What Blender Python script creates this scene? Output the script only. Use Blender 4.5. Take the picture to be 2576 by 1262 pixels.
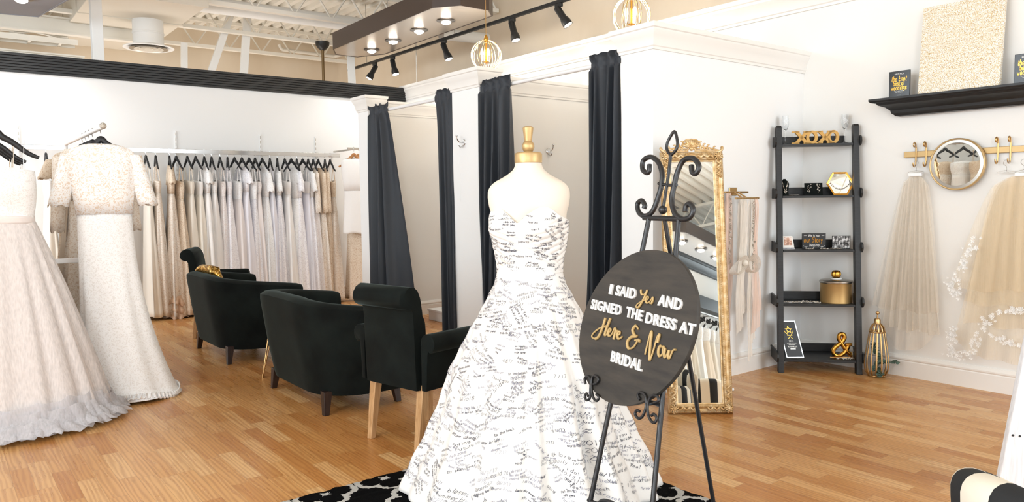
import bpy, math, random
from mathutils import Vector, Matrix, noise
from math import sin, cos, pi, radians as RAD, sqrt, atan2, exp

for o in list(bpy.data.objects):
    bpy.data.objects.remove(o)
SC = bpy.context.scene
COL = SC.collection
random.seed(7)

# ------------------------------------------------------------------ camera
F_PX, YAW, PITCH, ROLL, EYE = 1880.79, 0.659339, 0.0699647, -0.013034, 1.35
fw = Vector((sin(YAW)*cos(PITCH), cos(YAW)*cos(PITCH), -sin(PITCH)))
rt = Vector((cos(YAW), -sin(YAW), 0))
up = rt.cross(fw)
rt, up = rt*cos(ROLL) + up*sin(ROLL), up*cos(ROLL) - rt*sin(ROLL)
cam_data = bpy.data.cameras.new('camera')
cam_data.sensor_width = 36
cam_data.lens = F_PX/2576*36
cam_data.clip_start = .05
camera = bpy.data.objects.new('camera', cam_data)
COL.objects.link(camera)
m = Matrix((rt, up, -fw)).transposed().to_4x4()
m.translation = (0, 0, EYE)
camera.matrix_world = m
SC.camera = camera

# ------------------------------------------------------------------ view, world, daylight
SC.view_settings.view_transform = 'Standard'
SC.view_settings.look = 'None'
SC.view_settings.gamma = 1
SC.view_settings.use_curve_mapping = False
SC.view_settings.exposure = 0.52
SC.cycles.use_denoising = True
SC.cycles.max_bounces = 7
SC.cycles.diffuse_bounces = 4
SC.cycles.glossy_bounces = 4
SC.cycles.transmission_bounces = 6
SC.cycles.transparent_max_bounces = 12
SC.cycles.sample_clamp_indirect = 6
SC.cycles.caustics_reflective = False
SC.cycles.caustics_refractive = False

def area(name, loc, target, sx, sy, power, color):
    d = bpy.data.lights.new(name, 'AREA')
    d.shape = 'RECTANGLE'; d.size = sx; d.size_y = sy
    d.energy = power; d.color = color
    o = bpy.data.objects.new(name, d); COL.objects.link(o)
    o.location = loc
    o.rotation_euler = (Vector(target) - Vector(loc)).to_track_quat('-Z', 'Y').to_euler()
    return o

world = bpy.data.worlds.new('world'); SC.world = world
world.use_nodes = True
bg = world.node_tree.nodes['Background']
bg.inputs[0].default_value = (.86, .93, 1, 1)
bg.inputs[1].default_value = 1.0
# daylight through the shop windows behind and to the left of the camera
DAY = (.84, .93, 1)
area('daylight_area', (4.3, -4.45, 2.2), (3.9, 3, 1.9), 3.6, 3.7, 165, DAY)
area('daylight_area', (-3.4, -4.45, 2.2), (-1, 4, 1.9), 1.9, 3.7, 160, DAY)
area('daylight_area', (-4.45, 4.6, 2.2), (2, 5.4, 2.0), 9.0, 3.7, 540, DAY)
# added daylight panel closing the entrance bay, put there to brighten it
area('daylight_area', (1.05, -7.9, 1.6), (1.05, 0, 1.6), .95, 2.6, 45, DAY)
# added fill light, unseen behind the black-topped partition, brightening ceiling and tan walls
area('back_fill_light', (2.8, 11.9, .8), (2.8, 11.8, 5), 5, 1.4, 62, (1, .95, .88))

# ------------------------------------------------------------------ object helpers
def link(o, parent=None):
    COL.objects.link(o)
    if parent is not None: o.parent = parent
    return o

def tag(o, label, cat, group=None, kind=None):
    if label: o['label'] = label
    if cat: o['category'] = cat
    if group: o['group'] = group
    if kind: o['kind'] = kind
    return o

def thing(name, label, cat, loc=(0, 0, 0), rz=0, group=None):
    o = bpy.data.objects.new(name, None)
    o.empty_display_size = .1
    COL.objects.link(o)
    o.location = loc; o.rotation_euler = (0, 0, rz)
    return tag(o, label, cat, group)

def dup(root, loc, rz, label, scale=None):
    r = root.copy(); COL.objects.link(r)
    r.location = loc; r.rotation_euler = (0, 0, rz); r['label'] = label
    if scale: r.scale = scale
    for ch in root.children:
        c = ch.copy(); COL.objects.link(c); c.parent = r
        for g in ch.children:
            d = g.copy(); COL.objects.link(d); d.parent = c
    return r

def catmull(pts, n=6, closed=False):
    P = [Vector(p) for p in pts]
    if len(P) < 3: return P
    out = []
    N = len(P); rng = N if closed else N-1
    for i in range(rng):
        if closed: a, b, c, d = P[(i-1) % N], P[i], P[(i+1) % N], P[(i+2) % N]
        else: a, b, c, d = P[max(i-1, 0)], P[i], P[i+1], P[min(i+2, N-1)]
        for k in range(n):
            t = k/n
            out.append(.5*((2*b) + (c-a)*t + (2*a-5*b+4*c-d)*t*t + (3*b-a-3*c+d)*t**3))
    if not closed: out.append(P[-1])
    return out

class MB:
    def __init__(s): s.v = []; s.f = []; s.x = None
    def add(s, vs, fs):
        o = len(s.v)
        if s.x is not None: vs = [s.x @ Vector(v) for v in vs]
        s.v.extend([tuple(v) for v in vs]); s.f.extend([tuple(i+o for i in f) for f in fs])
        return s
    def box(s, a, b):
        x0, y0, z0 = a; x1, y1, z1 = b
        return s.add([(x0,y0,z0),(x1,y0,z0),(x1,y1,z0),(x0,y1,z0),(x0,y0,z1),(x1,y0,z1),(x1,y1,z1),(x0,y1,z1)],
                     [(0,3,2,1),(4,5,6,7),(0,1,5,4),(1,2,6,5),(2,3,7,6),(3,0,4,7)])
    def rings(s, R, closed=True, cap0=False, cap1=False):
        n = len(R[0]); vs = [p for r in R for p in r]; fs = []
        for i in range(len(R)-1):
            for j in range(n if closed else n-1):
                k = (j+1) % n
                fs.append((i*n+j, i*n+k, (i+1)*n+k, (i+1)*n+j))
        if cap0: fs.append(tuple(range(n-1, -1, -1)))
        if cap1: fs.append(tuple((len(R)-1)*n+j for j in range(n)))
        return s.add(vs, fs)
    def fn(s, f, nu, nv, closed=True, cap0=False, cap1=False):
        R = [[f((j/nu if closed else j/(nu-1)), i/(nv-1)) for j in range(nu)] for i in range(nv)]
        return s.rings(R, closed, cap0, cap1)
    def tube(s, path, r, n=8, closed=False, flat=None, cap=True):
        P = [Vector(p) for p in path]; N = len(P)
        T = []
        for i in range(N):
            a = P[(i-1) % N] if closed else P[max(i-1, 0)]
            b = P[(i+1) % N] if closed else P[min(i+1, N-1)]
            t = b-a
            T.append(t.normalized() if t.length > 1e-9 else Vector((0, 0, 1)))
        ref = Vector((0, 0, 1)) if abs(T[0].z) < .9 else Vector((1, 0, 0))
        nrm = T[0].cross(ref).normalized()
        R = []
        for i in range(N):
            nrm = (nrm - T[i]*nrm.dot(T[i])).normalized()
            bn = T[i].cross(nrm)
            rr = r[i] if isinstance(r, (list, tuple)) else r
            fx, fy = flat if flat else (1, 1)
            R.append([P[i] + (nrm*cos(2*pi*k/n)*fx + bn*sin(2*pi*k/n)*fy)*rr for k in range(n)])
        if closed: R.append(R[0]); cap = False
        return s.rings(R, True, cap, cap)
    def lathe(s, prof, n=24, c=(0, 0, 0), lobes=0, la=0):
        R = [[(c[0]+r*(1+la*cos(lobes*2*pi*k/n))*cos(2*pi*k/n), c[1]+r*(1+la*cos(lobes*2*pi*k/n))*sin(2*pi*k/n), c[2]+z) for k in range(n)] for r, z in prof]
        return s.rings(R, True, prof[0][0] > 1e-5, prof[-1][0] > 1e-5)
    def sphere(s, c, r, n=16, sz=1):
        return s.lathe([(max(r*sin(pi*i/10), 1e-6), -r*sz*cos(pi*i/10)) for i in range(11)], n, c)
    def sweep(s, prof, a, b, out, upv=(0, 0, 1), ext0=0, ext1=0):
        # straight moulding: profile points (o, z) carried from a to b; out = direction the profile faces; ext: mitre growth per unit o
        a, b, out, upv = Vector(a), Vector(b), Vector(out), Vector(upv)
        d = (b-a).normalized()
        R = [[a - d*(o*ext0) + out*o + upv*z for o, z in prof], [b + d*(o*ext1) + out*o + upv*z for o, z in prof]]
        return s.rings(R, True, True, True)
    def build(s, name, mat, parent=None, smooth=None, bevel=0, solid=0, sub=0, loc=None, disp=None):
        me = bpy.data.meshes.new(name)
        me.from_pydata(s.v, [], s.f); me.validate()
        bmfix(me)
        if mat: me.materials.append(mat)
        if smooth is not None:
            me.shade_smooth()
            if smooth < 180: me.set_sharp_from_angle(angle=RAD(smooth))
        o = bpy.data.objects.new(name, me)
        link(o, parent)
        if loc: o.location = loc
        if solid:
            md = o.modifiers.new('solid', 'SOLIDIFY'); md.thickness = solid; md.offset = 0
        if bevel:
            md = o.modifiers.new('bevel', 'BEVEL'); md.width = bevel; md.segments = 2; md.limit_method = 'ANGLE'; md.angle_limit = RAD(40)
        if sub:
            md = o.modifiers.new('sub', 'SUBSURF'); md.levels = sub; md.render_levels = sub
        return o

import bmesh
def bmfix(me):
    bm = bmesh.new(); bm.from_mesh(me)
    bmesh.ops.recalc_face_normals(bm, faces=bm.faces)
    bm.to_mesh(me); bm.free()

def struct(name, mb, mat, label=None, **kw):
    o = mb.build(name, mat, None, **kw)
    o['kind'] = 'structure'
    if label: o['label'] = label
    return o

# ------------------------------------------------------------------ material helpers
def lin(h):
    h = h.lstrip('#')
    c = [int(h[i:i+2], 16)/255 for i in (0, 2, 4)]
    return tuple((x/12.92 if x <= .04045 else ((x+.055)/1.055)**2.4) for x in c) + (1,)

class Mat:
    def __init__(s, name, col='#808080', rough=.5, metal=0, spec=.5, **kw):
        s.m = bpy.data.materials.new(name); s.m.use_nodes = True
        s.t = s.m.node_tree; s.N = s.t.nodes
        s.b = s.N['Principled BSDF']; s.out = s.N['Material Output']
        s.set('Base Color', lin(col) if isinstance(col, str) else col)
        s.set('Roughness', rough); s.set('Metallic', metal); s.set('Specular IOR Level', spec)
        for k, v in kw.items(): s.set(k.replace('_', ' '), v)
    def set(s, k, v):
        i = s.b.inputs[k]
        if hasattr(v, 'is_linked') or isinstance(v, bpy.types.NodeSocket): s.t.links.new(v, i)
        else: i.default_value = v
        return s
    def lk(s, v, i):
        if isinstance(v, bpy.types.NodeSocket): s.t.links.new(v, i)
        elif v is not None: i.default_value = v
    def co(s, kind='Object', scale=None, rot=None, loc=None):
        o = s.N.new('ShaderNodeTexCoord').outputs[kind]
        if scale or rot or loc:
            mp = s.N.new('ShaderNodeMapping'); s.t.links.new(o, mp.inputs[0])
            if scale: mp.inputs['Scale'].default_value = scale if isinstance(scale, tuple) else (scale,)*3
            if rot: mp.inputs['Rotation'].default_value = rot
            if loc: mp.inputs['Location'].default_value = loc
            o = mp.outputs[0]
        return o
    def noise(s, vec, scale, detail=3, rough=.5, out='Fac', dist=0):
        n = s.N.new('ShaderNodeTexNoise'); s.lk(vec, n.inputs['Vector'])
        n.inputs['Scale'].default_value = scale; n.inputs['Detail'].default_value = detail; n.inputs['Roughness'].default_value = rough
        n.inputs['Distortion'].default_value = dist
        return n.outputs[out]
    def voro(s, vec, scale, feature='F1', out='Distance'):
        n = s.N.new('ShaderNodeTexVoronoi'); n.feature = feature; s.lk(vec, n.inputs['Vector']); n.inputs['Scale'].default_value = scale
        return n.outputs[out]
    def m1(s, op, a, b=None, c=None):
        n = s.N.new('ShaderNodeMath'); n.operation = op
        s.lk(a, n.inputs[0]); s.lk(b, n.inputs[1]); s.lk(c, n.inputs[2])
        return n.outputs[0]
    def vm(s, op, a, b=None):
        n = s.N.new('ShaderNodeVectorMath'); n.operation = op
        s.lk(a, n.inputs[0]); s.lk(b, n.inputs[1])
        return n.outputs[0]
    def vscale(s, a, k):
        n = s.N.new('ShaderNodeVectorMath'); n.operation = 'SCALE'
        s.lk(a, n.inputs[0]); n.inputs['Scale'].default_value = k
        return n.outputs[0]
    def sep(s, v):
        n = s.N.new('ShaderNodeSeparateXYZ'); s.lk(v, n.inputs[0]); return n.outputs
    def comb(s, x, y, z=0.0):
        n = s.N.new('ShaderNodeCombineXYZ')
        s.lk(x, n.inputs[0]); s.lk(y, n.inputs[1]); s.lk(z, n.inputs[2]); return n.outputs[0]
    def ramp(s, fac, stops):
        n = s.N.new('ShaderNodeValToRGB'); s.lk(fac, n.inputs[0])
        e = n.color_ramp.elements
        while len(e) < len(stops): e.new(.5)
        for i, (p, c) in enumerate(stops):
            e[i].position = p; e[i].color = lin(c) if isinstance(c, str) else c
        return n.outputs[0]
    def mix(s, fac, a, b, mode='MIX'):
        n = s.N.new('ShaderNodeMix'); n.data_type = 'RGBA'; n.blend_type = mode
        s.lk(fac, n.inputs[0])
        for v, i in ((a, 6), (b, 7)):
            s.lk(lin(v) if isinstance(v, str) else v, n.inputs[i])
        return n.outputs[2]
    def bump(s, h, strength=.3, dist=.01):
        n = s.N.new('ShaderNodeBump'); s.lk(h, n.inputs['Height'])
        n.inputs['Strength'].default_value = strength; n.inputs['Distance'].default_value = dist
        s.t.links.new(n.outputs[0], s.b.inputs['Normal']); return s
    def sheer(s, alpha):
        s.set('Alpha', alpha); return s

def emis(name, col, strength):
    m = bpy.data.materials.new(name); m.use_nodes = True
    t = m.node_tree; t.nodes.clear()
    e = t.nodes.new('ShaderNodeEmission'); o = t.nodes.new('ShaderNodeOutputMaterial')
    e.inputs[0].default_value = lin(col); e.inputs[1].default_value = strength
    t.links.new(e.outputs[0], o.inputs[0]); return m

# ------------------------------------------------------------------ materials
def wallmat(name, col, sc=60, st=.05):
    M = Mat(name, col, .7, spec=.2)
    M.bump(M.noise(M.co(), sc, 3), st, .004); return M.m
M_WALL = wallmat('wall_paint', '#f0eeea')
M_WHITE = wallmat('white_paint', '#f5f5f4')
M_TRIM = Mat('trim_paint', '#f2efea', .4).m
M_TAN = Mat('tan_wall', '#d9c7b0', .8, spec=.2)
_n = M_TAN.noise(M_TAN.co(scale=(1, 1, .35)), 1.3, 4)
M_TAN.set('Base Color', M_TAN.ramp(_n, [(.3, '#d9c8b1'), (.7, '#e6d8c4')])); M_TAN = M_TAN.m
M_CEIL = Mat('ceiling_paint', '#efebe2', .6, spec=.2).m
M_DUCT = Mat('duct_paint', '#e3dccf', .55, spec=.2).m
M_BLACK = Mat('black_paint', '#1c1d1e', .42).m
M_BLACKWOOD = Mat('black_wood', '#1b1c1e', .45)
_n = M_BLACKWOOD.noise(M_BLACKWOOD.co(scale=(4, 4, 40)), 4, 4)
M_BLACKWOOD.set('Base Color', M_BLACKWOOD.ramp(_n, [(.3, '#141516'), (.8, '#27282a')])); M_BLACKWOOD = M_BLACKWOOD.m
M_IRON = Mat('wrought_iron', '#17181b', .38, spec=.6)
M_IRON.bump(M_IRON.noise(M_IRON.co(), 90, 2), .15, .002); M_IRON = M_IRON.m
M_BROWN = Mat('brown_fascia', '#43362f', .35).m
M_UNDER = Mat('cloud_underside', '#c9bfb4', .27, spec=.6)
M_UNDER.set('Metallic', .55); M_UNDER = M_UNDER.m
M_GREYCLOUD = wallmat('grey_panel', '#8f9096', 80, .05)
M_CHROME = Mat('chrome', '#d8d8d8', .15, 1).m
M_NICKEL = Mat('brushed_nickel', '#b9b4ac', .35, 1).m
M_PWHITE = Mat('white_plastic', '#f2f2f2', .4).m
M_BPLASTIC = Mat('black_hanger', '#15171b', .35).m
def gold(name, col='#c99b4e', rough=.3, metal=1, bump=0):
    M = Mat(name, col, rough, metal)
    if bump: M.bump(M.noise(M.co(), 70, 3), bump, .003)
    return M.m
M_GOLD = gold('gold_metal', '#c9a571', .3)
M_GOLDP = gold('gold_paint', '#c6a878', .45, .7, .15)
M_GOLDB = gold('bright_gold', '#cf9a44', .22, 1)
M_GOLDM = gold('matte_gold', '#b3925f', .45, .75, .1)
M_GILT = Mat('gilt_frame', '#d5a95f', .36, .4)
_v = M_GILT.noise(M_GILT.co(), 28, 3)
M_GILT.set('Base Color', M_GILT.ramp(_v, [(.3, '#b8925c'), (.5, '#d3b17e'), (.75, '#e6d3b0')])).bump(_v, .12, .003); M_GILT = M_GILT.m
M_MIRROR = Mat('mirror_glass', '#f2f6f4', .01, 1).m
M_GLASS = Mat('clear_glass', '#ffffff', .02, Transmission_Weight=1.0, IOR=1.3).m
M_GLITTER = Mat('gold_glitter', '#cfae74', .4, .15)
_c = M_GLITTER.voro(M_GLITTER.co(), 330, 'F1', 'Color')
M_GLITTER.set('Base Color', M_GLITTER.ramp(M_GLITTER.sep(_c)[0], [(.0, '#b48a48'), (.3, '#e9d3a0'), (.52, '#fbf5e6'), (1, '#ffffff')]))
M_GLITTER.bump(M_GLITTER.sep(_c)[1], .9, .01); M_GLITTER = M_GLITTER.m
M_SEQUIN = Mat('gold_sequins', '#b98a35', .32, .9)
_c = M_SEQUIN.voro(M_SEQUIN.co(), 90, 'F1', 'Color')
M_SEQUIN.set('Base Color', M_SEQUIN.ramp(M_SEQUIN.sep(_c)[0], [(.0, '#4d3410'), (.5, '#b8862f'), (1, '#f1d38a')])).bump(M_SEQUIN.sep(_c)[1], .9, .01); M_SEQUIN = M_SEQUIN.m
M_VELVET = Mat('black_velvet', '#0b0f0e', .85, spec=.15)
_n = M_VELVET.noise(M_VELVET.co(), 6, 4)
M_VELVET.set('Base Color', M_VELVET.ramp(_n, [(.3, '#070a09'), (.7, '#141a18')]))
M_VELVET.set('Sheen Weight', .35).set('Sheen Roughness', .35).set('Sheen Tint', lin('#7b8a86')); M_VELVET.bump(M_VELVET.noise(M_VELVET.co(), 220, 2), .12, .002); M_VELVET = M_VELVET.m
M_CURTAIN = Mat('black_curtain', '#282c32', .55, spec=.4)
M_CURTAIN.set('Sheen Weight', .25).set('Sheen Tint', lin('#8a97ad')); M_CURTAIN.bump(M_CURTAIN.noise(M_CURTAIN.co(), 300, 2), .1, .001); M_CURTAIN = M_CURTAIN.m
def woodmat(name, a, b, sc=(30, 30, 2.5), rough=.5):
    M = Mat(name, a, rough)
    n = M.noise(M.co(scale=sc), 2.2, 5, .6, dist=.6)
    M.set('Base Color', M.ramp(n, [(.32, a), (.68, b)])); M.bump(n, .15, .002); return M.m
M_OAK = woodmat('oak_leg', '#a57b4e', '#caa377')
M_DARKLEG = woodmat('espresso_leg', '#1c1210', '#33211b', rough=.35)
M_HWOOD = woodmat('hanger_wood', '#9c6535', '#c48d56')
M_SIGN = Mat('charcoal_stained_wood', '#3a3733', .55, spec=.3)
_n = M_SIGN.noise(M_SIGN.co(scale=(1, 1, 6)), 5, 5, .6)
M_SIGN.set('Base Color', M_SIGN.ramp(_n, [(.3, '#312f2d'), (.7, '#45403a')])).bump(_n, .1, .002); M_SIGN = M_SIGN.m
M_LETTER = Mat('white_letters', '#f4f3f0', .45).m
M_PAPER = Mat('white_paper', '#f3f1ec', .7).m
M_MARBLE = Mat('white_marble', '#efece6', .2).m
M_INK = Mat('ink', '#4b4c58', .8, spec=.1).m
M_INKG = Mat('ink_faded', '#9a99a6', .85, spec=.05).m
M_GREEN = Mat('eucalyptus', '#61786a', .6).m
M_CREAM = Mat('form_linen', '#e4d9ca', .75, spec=.2)
M_CREAM.bump(M_CREAM.noise(M_CREAM.co(scale=(60, 60, 300)), 3, 2), .12, .002); M_CREAM = M_CREAM.m

def satin(name, col, rough=.55):
    M = Mat(name, col, rough, spec=.35)
    M.set('Sheen Weight', .2); M.bump(M.noise(M.co(scale=(9, 9, 2)), 3, 3), .25, .02); return M.m
def lace(name, ground, motif, scale=1.0, bump=.5):
    M = Mat(name, ground, .75, spec=.2)
    c = M.co()
    w = M.vm('ADD', c, M.vscale(M.noise(c, 14*scale, 2, out='Color'), .10/scale))
    a = M.voro(w, 26*scale, 'DISTANCE_TO_EDGE')
    b = M.voro(w, 62*scale, 'F1')
    k = M.m1('ABSOLUTE', M.m1('SUBTRACT', b, .42))
    r1 = M.m1('LESS_THAN', k, .13)
    r2 = M.m1('LESS_THAN', a, .10)
    f = M.m1('MAXIMUM', r1, r2)
    M.set('Base Color', M.mix(f, ground, motif))
    M.bump(f, bump, .004); return M.m
def tulle(name, col, alpha, rough=.9):
    M = Mat(name, col, rough, spec=.1)
    s = M.noise(M.co(scale=(40, 40, 1.2)), 3, 3)
    M.set('Alpha', M.m1('MULTIPLY_ADD', s, alpha*.9, alpha*.55)); return M.m
M_LACE_W = lace('white_lace', '#f0eeec', '#fefefe', 1.5)
M_LACE_NUDE = lace('white_lace_over_nude', '#ecdccb', '#fefdfc', 1.35)
M_LACE_CH = lace('champagne_lace', '#e0cdb9', '#f3eadf', 1.6)
M_LACE_TAN = lace('caramel_lace', '#d5bb9f', '#eadac6', 1.6)
M_LACE_BL = lace('blush_lace', '#ecdfdb', '#f9f5f3', 1.6)
M_LACE_LAV = lace('cool_white_lace', '#e6e3e9', '#fbfafd', 1.6)
M_SATIN_W = satin('white_satin', '#f5f2ef')
M_SATIN_I = satin('ivory_satin', '#f1eade')
M_SATIN_LAV = satin('cool_white_satin', '#eceaf0')
M_SATIN_PK = satin('blush_satin', '#efe7e4')
M_SATIN_CH = satin('champagne_satin', '#e7d8c5')
M_CHIF = tulle('peach_chiffon', '#e9c9ad', .75)
M_TUL_PK = tulle('blush_tulle', '#f3edeb', .72)
M_TUL_GR = tulle('grey_tulle', '#dcdce2', .62)
M_TUL_IV = tulle('ivory_tulle', '#eadcc8', .27)
M_TUL_GD = tulle('gold_tulle', '#f2dcb8', .27)
M_SASH_PK = tulle('blush_organza', '#efd3c2', .7)
M_SASH_IV = tulle('ivory_organza', '#efe6da', .7)
M_BEAD = Mat('crystal_beads', '#d9d3c8', .15, .8)
M_BEAD.bump(M_BEAD.voro(M_BEAD.co(), 260), .9, .004); M_BEAD = M_BEAD.m
M_TREAD = Mat('signed_satin', '#e9e5e0', .5, spec=.25)
M_TREAD.bump(M_TREAD.noise(M_TREAD.co(scale=(6, 6, 2)), 4, 3), .12, .02); M_TREAD = M_TREAD.m
M_GOLDX = Mat('gold_craft_paint', '#c79a52', .5, .2).m
M_SCRIPT = Mat('muted_gold_wood', '#b89c68', .5, .15).m
M_WIRE = gold('pale_gold_wire', '#d8bd8a', .3)
E_LAMP = emis('lamp_lens', '#fff6ea', 30)
E_BULB = emis('candle_bulb', '#ffd79a', 16)
E_SPOT = emis('spot_lens', '#fff2e2', 14)

# plank laminate floor: strips run along Y
M = Mat('plank_floor', '#c08a54', .3, spec=.45)
c = M.sep(M.co())
row = M.m1('FLOOR', M.m1('DIVIDE', c[0], .082))
wn = M.N.new('ShaderNodeTexWhiteNoise'); wn.noise_dimensions = '1D'; M.lk(row, wn.inputs['W'])
yy = M.m1('DIVIDE', M.m1('ADD', c[1], M.m1('MULTIPLY', wn.outputs['Value'], 3.0)), .46)
colm = M.m1('FLOOR', yy)
wn2 = M.N.new('ShaderNodeTexWhiteNoise'); wn2.noise_dimensions = '2D'; M.lk(M.comb(row, colm), wn2.inputs['Vector'])
pr = wn2.outputs['Value']
vec = M.comb(M.m1('ADD', M.m1('MULTIPLY', c[0], 26), M.m1('MULTIPLY', pr, 91)), M.m1('ADD', M.m1('MULTIPLY', c[1], 2.6), M.m1('MULTIPLY', pr, 37)), pr)
g1 = M.noise(vec, 1.0, 6, .62, dist=1.2)
wv = M.N.new('ShaderNodeTexWave'); M.lk(vec, wv.inputs['Vector']); wv.inputs['Scale'].default_value = .55; wv.inputs['Distortion'].default_value = 9; wv.inputs['Detail'].default_value = 2
base = M.ramp(pr, [(0, '#c1854a'), (.35, '#cd9658'), (.7, '#daa76b'), (1, '#e5b980')])
g = M.m1('ADD', M.m1('MULTIPLY', g1, .7), M.m1('MULTIPLY', wv.outputs['Fac'], .3))
col = M.mix(M.m1('MULTIPLY', M.ramp(g, [(.36, (1, 1, 1, 1)), (.62, (0, 0, 0, 1))]), .42), base, '#9a5a28')
kn = M.noise(M.comb(M.m1('MULTIPLY', c[0], 7), M.m1('MULTIPLY', c[1], 2.4)), 1.3, 2)
col = M.mix(M.m1('MULTIPLY', M.ramp(kn, [(.70, (0, 0, 0, 1)), (.80, (1, 1, 1, 1))]), .5), col, '#6b3c1a')
fx = M.m1('ABSOLUTE', M.m1('SUBTRACT', M.m1('FRACT', M.m1('DIVIDE', c[0], .082)), .5))
fy = M.m1('ABSOLUTE', M.m1('SUBTRACT', M.m1('FRACT', yy), .5))
gap = M.m1('MAXIMUM', M.m1('GREATER_THAN', fx, .488), M.m1('GREATER_THAN', fy, .4975))
col = M.mix(M.m1('MULTIPLY', gap, .35), col, '#5a3418')
M.set('Base Color', col)
M.set('Roughness', M.m1('MULTIPLY_ADD', g1, .18, .2))
M_FLOOR = M.m

# shaggy trellis rug: quatrefoil lines
M = Mat('trellis_rug', '#0f0f10', .95, spec=.05)
c0 = M.co()
cw = M.vm('ADD', c0, M.vscale(M.vm('SUBTRACT', M.noise(c0, 60, 2, out='Color'), (.5, .5, .5)), .03))
c = M.sep(cw)
def quat(px, py):
    qx = M.m1('SUBTRACT', M.m1('FRACT', px), .5); qy = M.m1('SUBTRACT', M.m1('FRACT', py), .5)
    ax, ay = M.m1('ABSOLUTE', qx), M.m1('ABSOLUTE', qy)
    def d(ox, oy):
        x = M.m1('SUBTRACT', ax, ox); y = M.m1('SUBTRACT', ay, oy)
        return M.m1('SQRT', M.m1('ADD', M.m1('MULTIPLY', x, x), M.m1('MULTIPLY', y, y)))
    dd = M.m1('MINIMUM', d(.235, 0), d(0, .235))
    return M.m1('SUBTRACT', dd, .22)
px, py = M.m1('DIVIDE', c[0], .30), M.m1('DIVIDE', c[1], .30)
q1 = M.m1('LESS_THAN', M.m1('ABSOLUTE', M.m1('SUBTRACT', quat(px, py), .0)), .045)
M.set('Base Color', M.mix(q1, '#101011', '#e9e6df'))
M.bump(M.noise(c0, 260, 3), 1, .02)
M_RUG = M.m
# ================================================================== SETTING
XW, XF, YB = 5.64, 3.83, 9.80
struct('floor', MB().box((-4.6, -8.1, -.1), (6.3, 13.4, 0)), M_FLOOR)
# corrugated roof deck, ribs along Y
prof = []
x = -4.6
while x < 6.3:
    prof += [(x, 4.30), (x+.07, 4.30), (x+.095, 4.36), (x+.155, 4.36)]
    x += .18
mb = MB(); mb.rings([[(px, -8.1, pz) for px, pz in prof], [(px, 13.4, pz) for px, pz in prof]], closed=False)
struct('ceiling', mb, M_CEIL, solid=.01)
struct('wall_right', MB().box((XW, -4.6, 0), (XW+.12, YB+.1, 2.99)), M_WALL)
struct('wall_back', MB().box((-4.6, YB, 0), (XW+.12, YB+.12, 2.96)), M_WHITE)
struct('wall_outer_right', MB().box((6.2, -4.6, 0), (6.3, 13.4, 4.4)), M_TAN)
struct('wall_outer_back', MB().box((-4.6, 13.3, 0), (6.3, 13.4, 4.4)), M_TAN)
struct('wall_left', MB().box((-4.6, -4.6, 0), (-4.5, 13.4, .3)).box((-4.6, 9.6, .3), (-4.5, 13.4, 4.4)).box((-4.6, -4.6, 4.1), (-4.5, 9.6, 4.4)).box((-4.6, -4.6, .3), (-4.5, 0, 4.1)), M_WHITE)
struct('wall_display', MB().box((-2.05, 3.2, 0), (-1.95, 7.4, 2.6)), M_WHITE)
struct('wall_front', MB().box((.38, -8.0, 0), (.50, -2.2, 2.96)), M_WHITE)
struct('wall_entrance', MB().box((1.7, -8.0, 0), (1.8, -4.6, 4.4)).box((-.3, -8.1, 2.9), (1.8, -8.0, 4.4)).box((.38, -8.1, 0), (1.7, -8.0, .25)).box((-.4, -8.0, 2.96), (-.3, -4.6, 4.4)), M_WHITE)
struct('wall_storefront', MB().box((-4.5, -4.6, 4.1), (-.3, -4.5, 4.4)).box((1.7, -4.6, 4.1), (6.2, -4.5, 4.4)).box((-4.5, -4.6, 0), (.38, -4.5, .3)).box((1.7, -4.6, 0), (6.2, -4.5, .3)).box((-2.4, -4.6, .3), (.38, -4.5, 2.9)).box((-2.4, -4.6, 2.9), (-.3, -4.5, 4.1)).box((1.7, -4.6, .3), (2.4, -4.5, 4.1)), M_WHITE)
# fitting room partitions and columns
struct('partition_column', MB().box((XF, 3.39, 0), (XF+.30, 3.68, 2.46)), M_WHITE)
struct('partition_column', MB().box((XF, 5.381, 0), (XF+.16, 5.809, 2.46)), M_WHITE)
struct('partition_column', MB().box((XF, 7.478, 0), (XF+.16, 7.717, 2.46)), M_WHITE)
struct('wall_fitting_side', MB().box((XF+.30, 3.39, 0), (XW, 3.51, 2.45)), M_WHITE)
struct('wall_fitting_middle', MB().box((XF+.16, 5.50, 0), (XW, 5.62, 2.45)), M_WALL)
struct('wall_fitting_end', MB().box((XF+.16, 7.56, 0), (XW, 7.68, 2.45)), M_WALL)
# ---- mouldings
def crown(s, w):   # height s, projection w; z from 0 (bottom) to s
    return [(0, 0), (.18*w, .0), (.2*w, .10*s), (.3*w, .14*s), (.36*w, .3*s), (.52*w, .52*s), (.78*w, .68*s), (.82*w, .78*s), (.95*w, .82*s), (w, .9*s), (w, s), (0, s)]
nt = [0]
def trim(a, b, out, s, w, mat, e0=0, e1=0):
    nt[0] += 1
    return struct('trim_%d' % nt[0], MB().sweep(crown(s, w), a, b, out, ext0=e0, ext1=e1), mat, smooth=25)
trim((XW, -4.5, 2.82), (XW, YB, 2.82), (-1, 0, 0), .19, .11, M_TRIM)
def reeded(s, w):
    p = [(0, 0)]
    for k in range(7):
        o = w*(.25+.75*(k/6)**1.2); z = s*(k/7)
        p += [(o-.0025, z+.001), (o, z+.003), (o, z+s/7-.003), (o-.002, z+s/7-.001)]
    return p + [(w, s), (0, s)]
nt[0] += 1
struct('trim_%d' % nt[0], MB().sweep(reeded(.195, .115), (-4.5, YB, 2.785), (XW-.02, YB, 2.785), (0, -1, 0)), M_BLACK, smooth=25)
trim((.50, -8.0, 2.78), (.50, -2.2, 2.78), (1, 0, 0), .19, .11, M_BLACK, 0, 0)
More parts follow.
